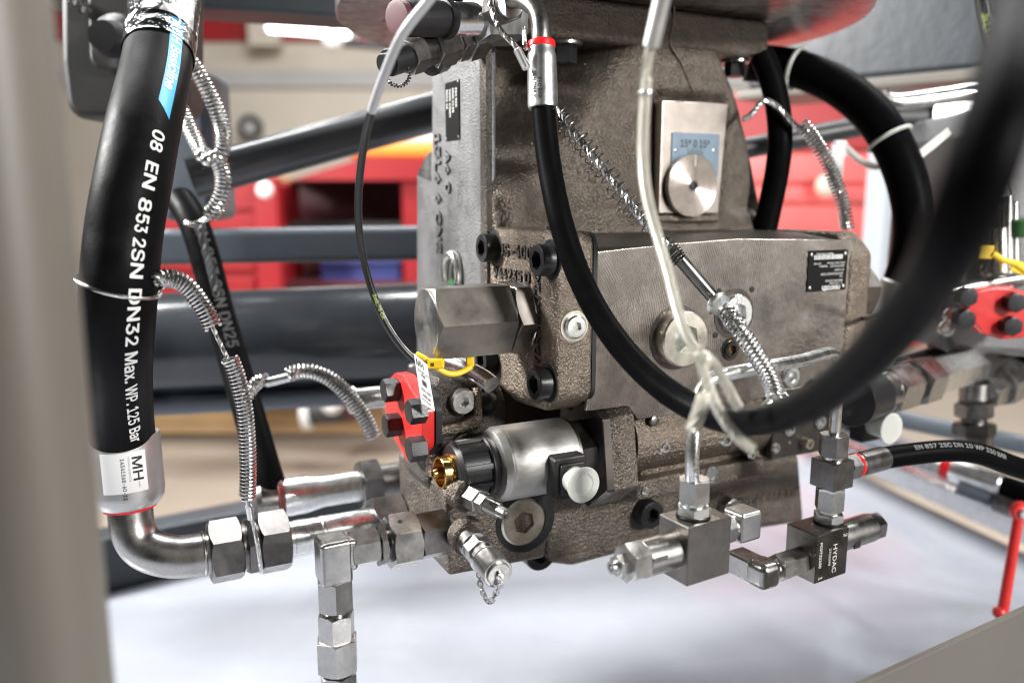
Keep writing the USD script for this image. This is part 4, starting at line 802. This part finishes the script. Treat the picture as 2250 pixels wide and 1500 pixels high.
t.add('knot', trimesh.Trimesh(*(lambda s: (s.vertices * V(.0042, .004, .0048) + P(1549, 790, .425), s.faces))(trimesh.creation.icosphere(2)), process=False), 'rope_white')
t.add('rope_end', rope(pp((1545, 780, .425), (1572, 805, .43), (1598, 850, .435), (1622, 895, .44)), .0030), 'rope_white')
t.add('rope_end', rope(pp((1535, 775, .42), (1550, 830, .42), (1572, 888, .42), (1608, 945, .42), (1655, 988, .42)), .0030), 'rope_white')
t.add('rope_end', rope(pp((1548, 870, .415), (1536, 905, .41), (1522, 945, .41)), .0038), 'rope_white')
# ---- hose loop in front of the pump
t = Thing('black_hose', 'thin black hose hanging in a big loop in front of the pump', 'hose')
lr = .0085
hl = pp((1193, 215, .575), (1197, 280, .575), (1208, 370, .572), (1228, 470, .565), (1262, 580, .56), (1315, 690, .55), (1385, 785, .535), (1470, 862, .515), (1560, 910, .49), (1650, 925, .455), (1750, 900, .405), (1850, 838, .345), (1955, 735, .285), (2050, 610, .235), (2120, 470, .20), (2175, 320, .195), (2225, 130, .21), (2262, -60, .24), n=170)
hb = t.add('hose_body', tube(hl, lr, 36), 'rubber_matte')
fa_, fb_ = P(1190, 106, .575), P(1193, 240, .575); e = unit(fb_ - fa_); Lf = np.linalg.norm(fb_ - fa_)
fe_ = t.add('ferrule', lathe(fa_, e, [(0, .0092), (.003, .0094), (.005, .0100), (.008, .0103), (Lf - .003, .0106), (Lf - .0005, .0100), (Lf, .0088)], 48), 'alu')
fpt = np.array([fa_ + e * s for s in np.linspace(0, Lf, 20)])
for s, dx, dy, h in (('2SN DN8 K', .019, -.0062, .0026), ('350 BAR', .024, -.0020, .0026), ('10-22', .027, .0048, .0022)):
    g = meshkit.text_mesh(s, h, .0001, True); v = np.array(g.vertices); v[:, 0] += dx - .001; v[:, 1] += dy - h / 2; t.add('ferrule_print', wrap(trimesh.Trimesh(v, g.faces, process=False), fpt, .0107, 0, 0), 'ink', fe_)
t.add('red_ring', lathe(fa_ - e * .0045, e, [(0, .0070), (0, .0094), (.001, .0098), (.004, .0098), (.0048, .0092)], 40), 'red_ring', fe_)
et = spline([fa_, P(1189, 70, .575), P(1184, 36, .577), P(1165, 8, .582), P(1135, -2, .59), P(1100, 15, .60)], 50); t.add('elbow_tube', tube(et, .0067, 28), 'steel')
na = P(1118, 8, .594); ne = unit(P(1050, 42, .64) - na); t.add('elbow_nut', hexn(na, ne, .020, .0235, U, True, True, rot=10), 'steel_dark'); t.add('elbow_collar', ringm(na - ne * .003, ne, 0, .004, .005, .011, 36), 'steel')
t = Thing('safety_rope', 'short braided wire rope crimped beside the red ring of the loop hose', 'safety rope', 'safety ropes around the hoses')
wire(t, ((1076, -10, .575), (1084, 35, .57), (1104, 72, .565), (1126, 95, .565), (1142, 116, .565)), .0019); wire(t, ((1151, 60, .58), (1153, 85, .575), (1155, 108, .57)), .0016); crimp(t, (1136, 108, .565), (1158, 152, .565), .0030, 'alu')
# ---- control valve and hex fittings at the top
t = Thing('pressure_valve', 'black capped valve with threaded steel stem at the pump top', 'valve')
va, vb_ = P(868, 40, .575), P(1120, 45, .66); e = unit(vb_ - va)
def vat(x): return along(va, e, x)
a, b = vat(870), vat(903); t.add('red_cap', lathe(a, e, [(0, .009), (.0005, .0120), (np.linalg.norm(b - a), .0128)], 36), 'maroon')
a, b = vat(884), vat(985); l = np.linalg.norm(b - a); bd = t.add('black_body', lathe(a, e, [(0, .0120), (.001, .0128), (l * .82, .0128), (l * .83, .0145), (l * .97, .0145), (l, .013)], 48), 'plastic_black')
o = vat(948) + unit(C - vat(948)) * .0126; t.add('brass_pin', lathe(o + U * .003, unit(C - o), [(0, .0026), (.0012, .0026), (.0016, .0018), (.0008, .001), (.0008, 0)], 20), 'brass', bd)
a, b = vat(983), vat(1046); l = np.linalg.norm(b - a); t.add('thread', lathe(a, e, [(i / 26 * l, .0125 if i % 2 else .0115) for i in range(27)], 44), 'steel_bright')
a, b = vat(1040), vat(1125); l = np.linalg.norm(b - a); t.add('valve_body', hexn(a, e, l, .034, U, True, False, rot=10), 'alu')
t = Thing('measuring_fitting', 'row of dark hex fittings ending in a round black cap, top left of pump', 'fitting')
chain_of(t, P(1052, 78, .655), P(842, 142, .585), [(0, .2, 'hex', .030, 'steel_dark', 'base_hex'), (.18, .30, 'hex', .026, 'steel_dark', 'second_hex'), (.28, .34, 'cyl', .012, 'steel_bright', 'neck'), (.33, .55, 'hex', .027, 'steel_dark', 'third_hex'), (.54, .66, 'cyl', .0120, 'steel_dark', 'sleeve'), (.65, .78, 'hex', .0235, 'steel_dark', 'fourth_hex'), (.77, .95, 'cyl', .0098, 'plastic_black', 'round_cap'), (.94, 1.0, 'cyl', .0075, 'plastic_black', 'cap_end')])
rp_ = np.array([P(875, 163, .595) + .0085 * (math.cos(a) * V(1, 0, 0) + math.sin(a) * V(0, .1, 1)) for a in np.linspace(0, 2 * math.pi, 40)]); t.add('ring_chain', coil(rp_, .0011, .0006, .0022, 5, 10), 'steel_dark')
t.add('second_cap', lathe(P(945, 140, .62), unit(P(1000, 120, .66) - P(945, 140, .62)), [(0, .007), (.002, .0095), (.02, .0095), (.022, .006), (.022, 0)], 32), 'oxide')
# ---- thin cable with printed jacket, tag and yellow tie
t = Thing('thin_cable', 'thin glossy black cable curving down to the white paper tag', 'cable')
cb = pp((972, -50, .43), (935, 10, .44), (888, 70, .45), (850, 150, .47), (815, 250, .50), (795, 350, .53), (787, 450, .555), (795, 550, .575), (818, 640, .585), (850, 715, .59), (885, 765, .595), (915, 792, .598), (945, 803, .60), (952, 796, .61), n=140)
t.add('jacket', tube(cb, .0026, 20), 'cable_black')
t.add('pale_sleeve', tube(cb[:44], .00285, 20), 'cable_grey')
g = meshkit.text_mesh('2x0,75 CE', .0026, .0001, True); v = np.array(g.vertices); v[:, 1] -= .0013; v[:, 0] *= 1.1; t.add('yellow_print', wrap(trimesh.Trimesh(v, g.faces, process=False), cb, .00265, s_at(cb, 645), .25), 'ink_yellow')
t = Thing('paper_tag', 'white paper tag with barcode style print hanging under the hex cap', 'tag')
q = [P(909, 776, .588), P(938, 800, .590), P(956, 903, .585), P(926, 886, .583)]
X = unit(q[1] - q[0]); Y = unit(q[0] - q[3]); N = unit(np.cross(X, Y)); Yn = np.cross(N, X)
pl = [((k - q[0]) @ X, (k - q[0]) @ Yn) for k in q]; t.add('card', prism(pl, q[0], X, Yn, N, .0004, 0), 'label_white')
def tg(s, fx_, fy_, h, m='ink', b=True): o = q[0] + (q[3] - q[0]) * fy_ + (q[1] - q[0]) * fx_ + N * .0005; t.add('tag_print', text(s, o, X + 0 * X, unit(q[0] - q[3]), h, .0001, b, sx=.72), m)
tg('MH', .06, .20, .0046); tg('10147369-560-23', .12, .30, .0012); tg('PMB', .35, .38, .0018); tg('R14-2202', .2, .68, .0018); tg('630 bar', .25, .80, .0019); tg('www.mh-hydraulik', .12, .88, .0009, 'ink', False)
t.add('bars', cat(*[rbox(q[0] + (q[3] - q[0]) * .5 + (q[1] - q[0]) * (.35 + .05 * k) + N * .0005, X, unit(q[0] - q[3]), N, (0, -.002, 0), (.0004, .002, .0001), .00002) for k in range(7)]), 'ink')
t = Thing('cable_tie', 'yellow cable tie bundled under the hex cap beside the paper tag', 'cable tie')
t.add('band', tube(pp((915, 778, .60), (950, 800, .60), (985, 820, .605), (1012, 818, .61), (1034, 806, .615)), .0022, 10), 'yellow'); t.add('tie_head', rbox(P(1033, 792, .617), EX, EY, EZ, (-.003, -.003, -.005), (.003, .003, .005), .001), 'yellow'); t.add('tie_head', rbox(P(958, 797, .594), EX, EY, EZ, (-.006, -.003, -.004), (.006, .003, .003), .001), 'yellow')
t.add('eyelet', rbox(P(950, 800, .593), EX, EY, EZ, (-.002, -.002, -.002), (.002, .002, .002), .0008), 'brass')
t = Thing('clamp_bracket', 'polished curved clamp bracket behind the yellow tie', 'bracket')
t.add('bracket', tube(pp((960, 790, .66), (1000, 800, .65), (1045, 820, .64), (1080, 845, .63)), .007, 20), 'steel_bright')
# ---- red flange on the left and fittings between
t = Thing('red_flange', 'red four bolt flange plate on the left side of the pump', 'flange')
cpts = []
for x, y in ((868, 818), (884, 824), (920, 880), (926, 905), (926, 985), (905, 1012), (893, 1014), (858, 950), (846, 905), (845, 840)): v = side(x, y, rr_); cpts.append((v[0], v[1]))
cpts = rpoly(cpts, .007); t.add('plate', prism(cpts, L(rr_ + .011, 0, 0), F, U, -R, .011, .0015, 2), 'red_paint'); cm = np.mean(cpts, 0)
t.add('gasket', prism([(cm[0] + (a - cm[0]) * 1.04, cm[1] + (b - cm[1]) * 1.04) for a, b in cpts], L(rr_ + .016, 0, 0), F, U, -R, .0048, 0), 'oxide_hole')
for x, y in ((843, 858), (898, 905), (846, 935), (898, 988)):
    v = side(x, y, rr_ - .012); t.add('flange_bolt', hexn(L(rr_, v[0], v[1]), -R, .0125, .0165, U, False, True, rot=15), 'oxide')
t = Thing('conduit', 'bright pipe end behind the red flange', 'pipe'); v = P(775, 878, .80); t.add('pipe', cyl(v, v + R * .06, .0105, 28), 'steel_bright'); t.add('ring', ringm(v - R * .004, R, 0, .006, .004, .0135, 28), 'zinc')
t = Thing('upright_fitting', 'slim upright nickel fitting with hex head left of the grey cheek', 'fitting')
ux_, uy_, ud_ = 912, 720, .80
ub = P(912, 800, .76); 
def uz(y): return onz_y(ub, y)
for y0, y1, rp_x, nm, m in ((800, 690, 15, 'lower_stem', 'steel'), (690, 640, 17, 'coupling', 'steel_bright'), (645, 615, 14, 'neck', 'steel'), (618, 543, 20, 'body', 'steel_bright'), (545, 508, 12, 'head', 'steel')):
    a, b = ub + U * uz(y0), ub + U * uz(y1); t.add(nm, cyl(a, b, rp_x * .76 / FPX, 28, .0008), m)
t = Thing('lifting_eye', 'bright steel lifting eye screwed into the grey cheek behind the hex cap', 'eye bolt')
lo_ = hit(992, 605, R, sr - .005); t.add('ring', tube(np.array([lo_ + .012 * math.cos(a) * U * 1.6 + .012 * math.sin(a) * unit(F + .2 * R) for a in np.linspace(-1.9, 1.9, 40)]), .0042, 18), 'zinc'); t.add('shank', cyl(lo_ - U * .018 - R * .002, lo_ - U * .018 + R * .010, .006, 20), 'zinc')
t.add('green_insert', cyl(lo_ - U * .010 - R * .001, lo_ - U * .010 + R * .006, .007, 20), 'green_far')
# ------------------------------------------------------------------ right side: beam, hoses, second pump
t = Thing('main_beam', 'wide dark blue grey steel beam across the top right', 'beam')
a, b = P(1640, 200, 1.27), P(2260, 162, 1.02); b[2] = a[2]; e = unit(b - a); n_ = np.cross(EZ, e); n_ = n_ if n_[1] > 0 else -n_; Lb = np.linalg.norm(b - a)
t.add('profile', rbox(a, e, n_, EZ, (0, 0, 0), (Lb + .15, .10, .150), .010, 4), 'beam_paint')
t.add('top_lip', rbox(a, e, n_, EZ, (0, -.004, .136), (Lb + .15, .10, .1525), .003, 2), 'beam_paint')
t.add('lower_flange', rbox(a, e, n_, EZ, (0, -.03, -.016), (Lb + .15, .10, -.002), .002, 2), 'post_paint')
t = Thing('black_fitting', 'dark fitting block standing on the beam at the top edge', 'fitting')
q_ = P(1925, 5, 1.15); t.add('body', rbox(q_, e, n_, EZ, (-.045, .03, -.02), (.05, .06, .08), .006, 3), 'dark_far'); t.add('brass_bit', cyl(P(2030, -2, 1.1), P(2090, -8, 1.08), .012, 20), 'brass')
t = Thing('black_hose', 'thick black hose arching down on the right behind the pump', 'hose')
bh = pp((1640, 138, .93), (1700, 143, .92), (1770, 157, .90), (1850, 195, .88), (1930, 268, .86), (1984, 370, .85), (2008, 480, .85), (1998, 580, .86), (1968, 660, .87), (1935, 735, .88), n=110)
t.add('hose_body', tube(bh, .0205, 36), 'rubber_matte')
fa_ = bh[-18]; e_ = unit(bh[-1] - bh[-18]); t.add('ferrule', lathe(fa_, e_, [(0, .0205), (.002, .0220), (.05, .0225), (.09, .0225), (.10, .018)], 40), 'alu_matte')
for i in (18, 52):
    c_ = bh[i]; T_ = unit(bh[i + 1] - bh[i - 1]); X_, Y_, _ = basis(T_)
    t.add('clear_tie', tube(np.array([c_ + .0222 * (math.cos(q) * X_ + math.sin(q) * Y_) for q in np.linspace(0, 2 * math.pi, 50)]), .0021, 8), 'cap_plastic')
t = Thing('black_hose', 'slim black hose bending down beside the pump neck on the right', 'hose')
t.add('hose_body', tube(pp((1672, 120, .80), (1690, 160, .80), (1708, 230, .80), (1714, 310, .80), (1704, 395, .81), (1682, 500, .82), (1676, 540, .82)), .0118, 28), 'rubber_matte')
t = Thing('grey_tube', 'dark grey tube behind the slim hose on the right', 'tube'); t.add('tube', cyl(P(1610, 332, .98), P(1940, 268, 1.0), .0125, 28), 'rubber_grey')
t = Thing('safety_rope', 'blurred spring guarded rope hanging before the red drawers on the right', 'safety rope', 'safety ropes around the hoses')
wire(t, ((1632, 262, .78), (1660, 240, .78), (1678, 222, .78), (1700, 228, .78), (1735, 262, .78), (1765, 290, .78)), .0028); guard(t, ((1762, 272, .78), (1800, 325, .78), (1832, 390, .785), (1852, 450, .79), (1862, 505, .79)), .0060, .0012, .0036)
t = Thing('cable_tie', 'clear cable tie with white flag under the grey tube', 'cable tie'); t.add('tie_head', rbox(P(1846, 325, .95), EX, EY, EZ, (-.008, -.004, -.012), (.007, .004, .008), .002), 'white_far'); t.add('flag', rbox(P(1842, 360, .95), EX, EY, EZ, (-.010, -.001, -.026), (.006, .001, .022), .0005), 'white_far'); t.add('tail', tube(pp((1855, 322, .95), (1880, 345, .95), (1908, 362, .95), (1935, 364, .95)), .0042, 10), 'cap_plastic')
t = Thing('cable_tie', 'cut end of a clear cable tie poking out right of the thick hose', 'cable tie'); t.add('tail', rbox(P(2018, 343, .84), unit(P(2088, 288, .84) - P(2018, 343, .84)), EY, unit(np.cross(P(2088, 288, .84) - P(2018, 343, .84), EY)), (0, 0, -.0045), (.042, .0014, .0045), .0006), 'cap_plastic')
t = Thing('red_drawer_cabinet', 'large red drawer cabinet far behind the pump on the right', 'cabinet')
t.add('carcass', wpx(1560, 205, 2110, 760, 2.6, .6, .02, 3), 'red_pink'); t.add('top_panel', wpx(1560, 208, 2110, 330, 2.57, .028, .008, 2), 'red_far')
for y0, y1 in ((336, 402), (408, 446), (452, 560), (566, 700)): t.add('drawer', wpx(1566, y0, 2104, y1, 2.575, .024, .006, 2), 'red_pink')
a = W(1808, 410, 2.54); t.add('knob', lathe(a, -EY, [(0, .016), (.03, .034), (.05, .026), (.055, 0)], 20), 'wall_cream')
t = Thing('pale_column', 'pale grey upright column behind the thick black hose', 'column'); t.add('profile', wpx(1918, 315, 1992, 700, 1.5, .08, .01, 3), 'pale_grey'); 
t = Thing('hose_coupling', 'bright hex hose coupling under the main beam on the right', 'fitting')
a, b = P(1955, 262, 1.0), P(2170, 250, 1.0); e = unit(b - a); n = np.linalg.norm(b - a)
t.add('hose_end', cyl(a, a + e * n * .35, .019, 28), 'dark_far'); t.add('large_hex', hexn(a + e * n * .34, e, n * .47, .048, U, True, True, rot=0), 'steel_bright'); t.add('collar', cyl(a + e * n * .80, a + e * n * 1.1, .021, 28, .002), 'steel')
t = Thing('bright_lever', 'bright crooked steel lever above the hose coupling', 'lever'); t.add('lever', tube(pp((1935, 205, .98), (1955, 222, .98), (1985, 224, .98), (2060, 215, .98), (2145, 205, .98)), np.linspace(.009, .013, 40), 16), 'steel_bright')
# second pump
t = Thing('second_pump', 'second grey cast pump partly visible at the right edge', 'pump')
R2, F2 = yaw(55)
q0 = P(2110, 720, .86)
pl = [W(x, y, .86)[[0, 2]] for x, y in ((2112, 300), (2150, 240), (2330, 230), (2330, 690), (2095, 690), (2072, 600), (2092, 400))]
t.add('casing', prism(rpoly(pl, .01), V(0, 1.0, 0), EX, EZ, -EY, .14, .012, 4), 'cast_grey', smooth=60)
pl = [W(x, y, .87)[[0, 2]] for x, y in ((2058, 690), (2100, 610), (2330, 600), (2330, 790), (2080, 775))]
t.add('lower_casing', prism(rpoly(pl, .008), V(0, 1.0, 0), EX, EZ, -EY, .13, .010, 4), 'cast_grey', smooth=60)
for x, y in ((2085, 690), (2075, 720), (2160, 590), (2230, 600)): t.add('plug', lathe(W(x, y, .86), -EY, [(0, .008), (.006, .008), (.007, .006), (.004, .004), (.004, 0)], 24), 'zinc')
for x, y0, y1, r in ((2195, 600, 500, .010), (2212, 640, 430, .007), (2228, 600, 445, .006)): t.add('upright_stem', cyl(W(x, y0, .84), W(x - 4, y1, .845), r, 20, .001), 'steel_bright')
t.add('green_cap', cyl(W(2246, 520, .84), W(2246, 480, .84), .013, 24, .002), 'green_far')
t.add('ledge', cyl(W(2065, 640, .83), W(2300, 600, .84), .007, 20), 'steel')
t = Thing('red_flange', 'blurred red flange with four dark bolts on the second pump at the right edge', 'flange')
cx = W(2180, 683, .835); pl = [(W(x, y, .835) - cx)[[0, 2]] for x, y in ((2108, 650), (2130, 632), (2170, 624), (2205, 626), (2240, 640), (2262, 662), (2262, 720), (2230, 738), (2185, 742), (2140, 728), (2108, 690))]
t.add('plate', prism(rpoly(pl, .006), cx, EX, EZ, -EY, .014, .003, 3), 'red_paint')
for x, y in ((2122, 652), (2228, 664), (2118, 700), (2220, 716)): q = W(x, y, .815); t.add('flange_bolt', cat(hexn(q + V(0, .008, 0), -EY, .014, .0175, U, False, True)), 'oxide')
t = Thing('yellow_ties', 'yellow cable ties hanging on fittings at the right edge', 'cable tie')
t.add('tag', rbox(W(2166, 552, .80), unit(V(1, 0, -.05)), EY, unit(V(.05, 0, 1)), (-.007, 0, -.007), (.008, .002, .006), .001), 'yellow'); t.add('band', tube([W(2180, 556, .80), W(2205, 572, .80), W(2232, 580, .80), W(2260, 600, .80)], .003, 8), 'yellow'); t.add('tag', rbox(W(2240, 588, .80), unit(V(1, 0, -.4)), EY, unit(V(.4, 0, 1)), (-.008, 0, -.006), (.012, .002, .006), .001), 'yellow')
# fittings running from the pump to the second pump
t = Thing('pipe_row', 'blurred row of steel nuts and hex pipe running right from the pump', 'pipe union')
fa_ = P(1868, 880, .74); e_ = unit(P(2180, 790, .93) - fa_); fb_ = P(2180, 790, .93)
chain_of(t, fa_, fb_, [(0, .12, 'cyl', .024, 'plastic_black', 'black_ring'), (.11, .20, 'cyl', .021, 'steel', 'sleeve'), (.19, .32, 'hex', .042, 'steel', 'union_nut'), (.31, .37, 'cyl', .019, 'steel_dark', 'neck'), (.36, .47, 'hex', .044, 'steel', 'second_nut'), (.46, .86, 'hex', .035, 'zinc', 'hex_pipe'), (.85, 1.0, 'hex', .042, 'steel_dark', 'end_nut')])
t = Thing('steel_pipe', 'blurred steel pipe with rounded end above the row of nuts', 'pipe'); chain_of(t, P(1985, 812, .92), P(2120, 772, .98), [(0, .55, 'cyl', .016, 'steel_dark', 'pipe'), (.5, 1.0, 'cyl', .014, 'steel_bright', 'end_piece')])
t = Thing('right_piping', 'blurred cluster of fittings under the red flange at the right edge', 'fitting')
chain_of(t, P(2160, 862, .90), P(2290, 800, .95), [(0, .25, 'hex', .034, 'steel', 'elbow_hex'), (.22, .5, 'hex', .044, 'steel', 'large_nut'), (.48, .62, 'cyl', .02, 'steel_dark', 'neck'), (.6, 1.0, 'hex', .044, 'steel', 'second_nut')])
chain_of(t, P(2140, 842, .90), P(2140, 985, .905), [(0, .25, 'cyl', .015, 'steel', 'elbow'), (.22, .32, 'hex', .026, 'steel_dark', 'collar'), (.30, .52, 'hex', .034, 'steel', 'nut'), (.5, .62, 'cyl', .013, 'steel_dark', 'stem'), (.6, .8, 'hex', .038, 'steel_dark', 'lower_nut'), (.78, 1.0, 'hex', .034, 'steel', 'end_nut')])
t.add('manifold_bar', rbox(P(2020, 790, .96), unit(P(2280, 740, .98) - P(2020, 790, .96)), EY, EZ, (.03, 0, -.03), (.2, .04, .012), .003, 2), 'steel_dark')
t = Thing('zinc_tube', 'bright zinc tube with hex ends running under the second pump', 'tube'); chain_of(t, P(2035, 836, 1.02), P(2290, 758, 1.08), [(0, .14, 'hex', .030, 'zinc', 'end_hex'), (.12, .7, 'cyl', .0105, 'zinc', 'tube'), (.68, .84, 'hex', .032, 'steel_bright', 'middle_hex'), (.82, 1.0, 'cyl', .012, 'steel', 'stub')])
t = Thing('steel_elbow', 'short blurred steel elbow tube above the row of nuts, near the second pump', 'pipe'); t.add('elbow', tube(pp((2050, 700, .98), (2070, 740, .98), (2110, 762, .98), (2175, 758, .98)), .010, 18), 'steel'); t.add('nut', hexn(P(2050, 700, .98), V(-.2, 0, 1), .022, .03, F), 'steel_dark')
t = Thing('grey_conduit', 'grey conduit slanting down under the pipe row at the right', 'pipe'); t.add('conduit', cyl(P(1900, 905, 1.15), P(2290, 985, 1.05), .012, 20), 'column_paint')
t = Thing('thin_wire', 'thin black wire crossing from the pump cover to the hose loop', 'wire'); t.add('wire', tube(pp((1890, 700, .76), (1935, 690, .68), (1975, 665, .6), (2010, 640, .5)), .0022, 10), 'cable_black')
t = Thing('black_cable', 'thin black cable with yellow print at the top right', 'cable'); cb2 = pp((2150, -30, .45), (2160, 20, .45), (2170, 80, .45), (2184, 150, .45), (2205, 260, .46)); t.add('jacket', tube(cb2, .0036, 18), 'cable_black'); g = meshkit.text_mesh('3x1,5 H05', .0028, .0001, True); t.add('yellow_print', wrap(g, cb2, .0037, .016, -.3), 'ink_yellow')
t = Thing('rear_hose', 'black hose with pale ferrule and red ring on the right rail', 'hose')
a, b = P(2072, 1026, 1.0), P(2300, 1098, .92); e = unit(b - a); t.add('red_ring', cyl(a, a + e * .010, .0135, 28), 'red_ring'); t.add('ferrule', lathe(a + e * .009, e, [(0, .0125), (.004, .0135), (.055, .0140), (.058, .012)], 32), 'alu'); t.add('hose_body', tube([a + e * .06, a + e * .12, a + e * .2], .0125, 24), 'rubber_matte'); t.add('fitting_nut', hexn(a, -e, .03, .024, U), 'steel')
t = Thing('rear_pipe', 'slim grey pipe lying along below the black rear hose', 'pipe'); a, b = P(2105, 1070, .98), P(2300, 1142, .92); t.add('pipe', cyl(a, b, .0085, 20), 'column_paint'); t.add('clamp', ringm(a + unit(b - a) * .04, unit(b - a), 0, .03, .004, .0125, 24), 'steel_dark')
t = Thing('red_lever', 'red handle lever hanging from an eye at the lower right', 'lever')
a, b = P(2240, 1122, .86), P(2203, 1345, .86); t.add('eye', ringm(a + V(0, .004, 0), -EY, 0, .010, .005, .0105, 36, .002), 'red_paint'); t.add('eye_bolt', cyl(a + V(0, .003, 0), a + V(0, -.010, 0), .0052, 24, .001), 'zinc'); e = unit(b - a); t.add('handle', tube([a + e * .008, a + e * .04, a + e * .08, b], [.0050, .0052, .0054, .0056], 20), 'red_paint'); t.add('end_ball', trimesh.Trimesh(*(lambda s: (s.vertices * .0072 + b + V(-.003, 0, 0), s.faces))(trimesh.creation.icosphere(2)), process=False), 'red_paint')
# ------------------------------------------------------------------ foreground
t = Thing('foreground_post', 'very blurred taupe steel post at the left edge, close to the lens', 'post')
x0 = ((146 - 1125) / FPX) * .275; pl = rrect(x0 - .09, -.021, x0, .021, .018, 8)
t.add('profile', prism(pl, V(0, .275, .6), EX, EY, EZ, .75, 0), 'post_paint', smooth=50)
t = Thing('gusset_plate', 'taupe plate edge cutting across the lower right corner', 'plate')
a, b = P(1790, 1546, .50), P(2320, 1303, .64); b[2] = a[2]; e = unit(b - a); n_ = V(e[1], -e[0], 0); n_ = n_ if n_[1] < 0 else -n_
t.add('plate', rbox(a, e, n_, EZ, (-.05, -.003, -.30), (np.linalg.norm(b - a) + .1, .002, 0), .0006, 1), 'post_paint')
for t in Thing.all: t.flush()
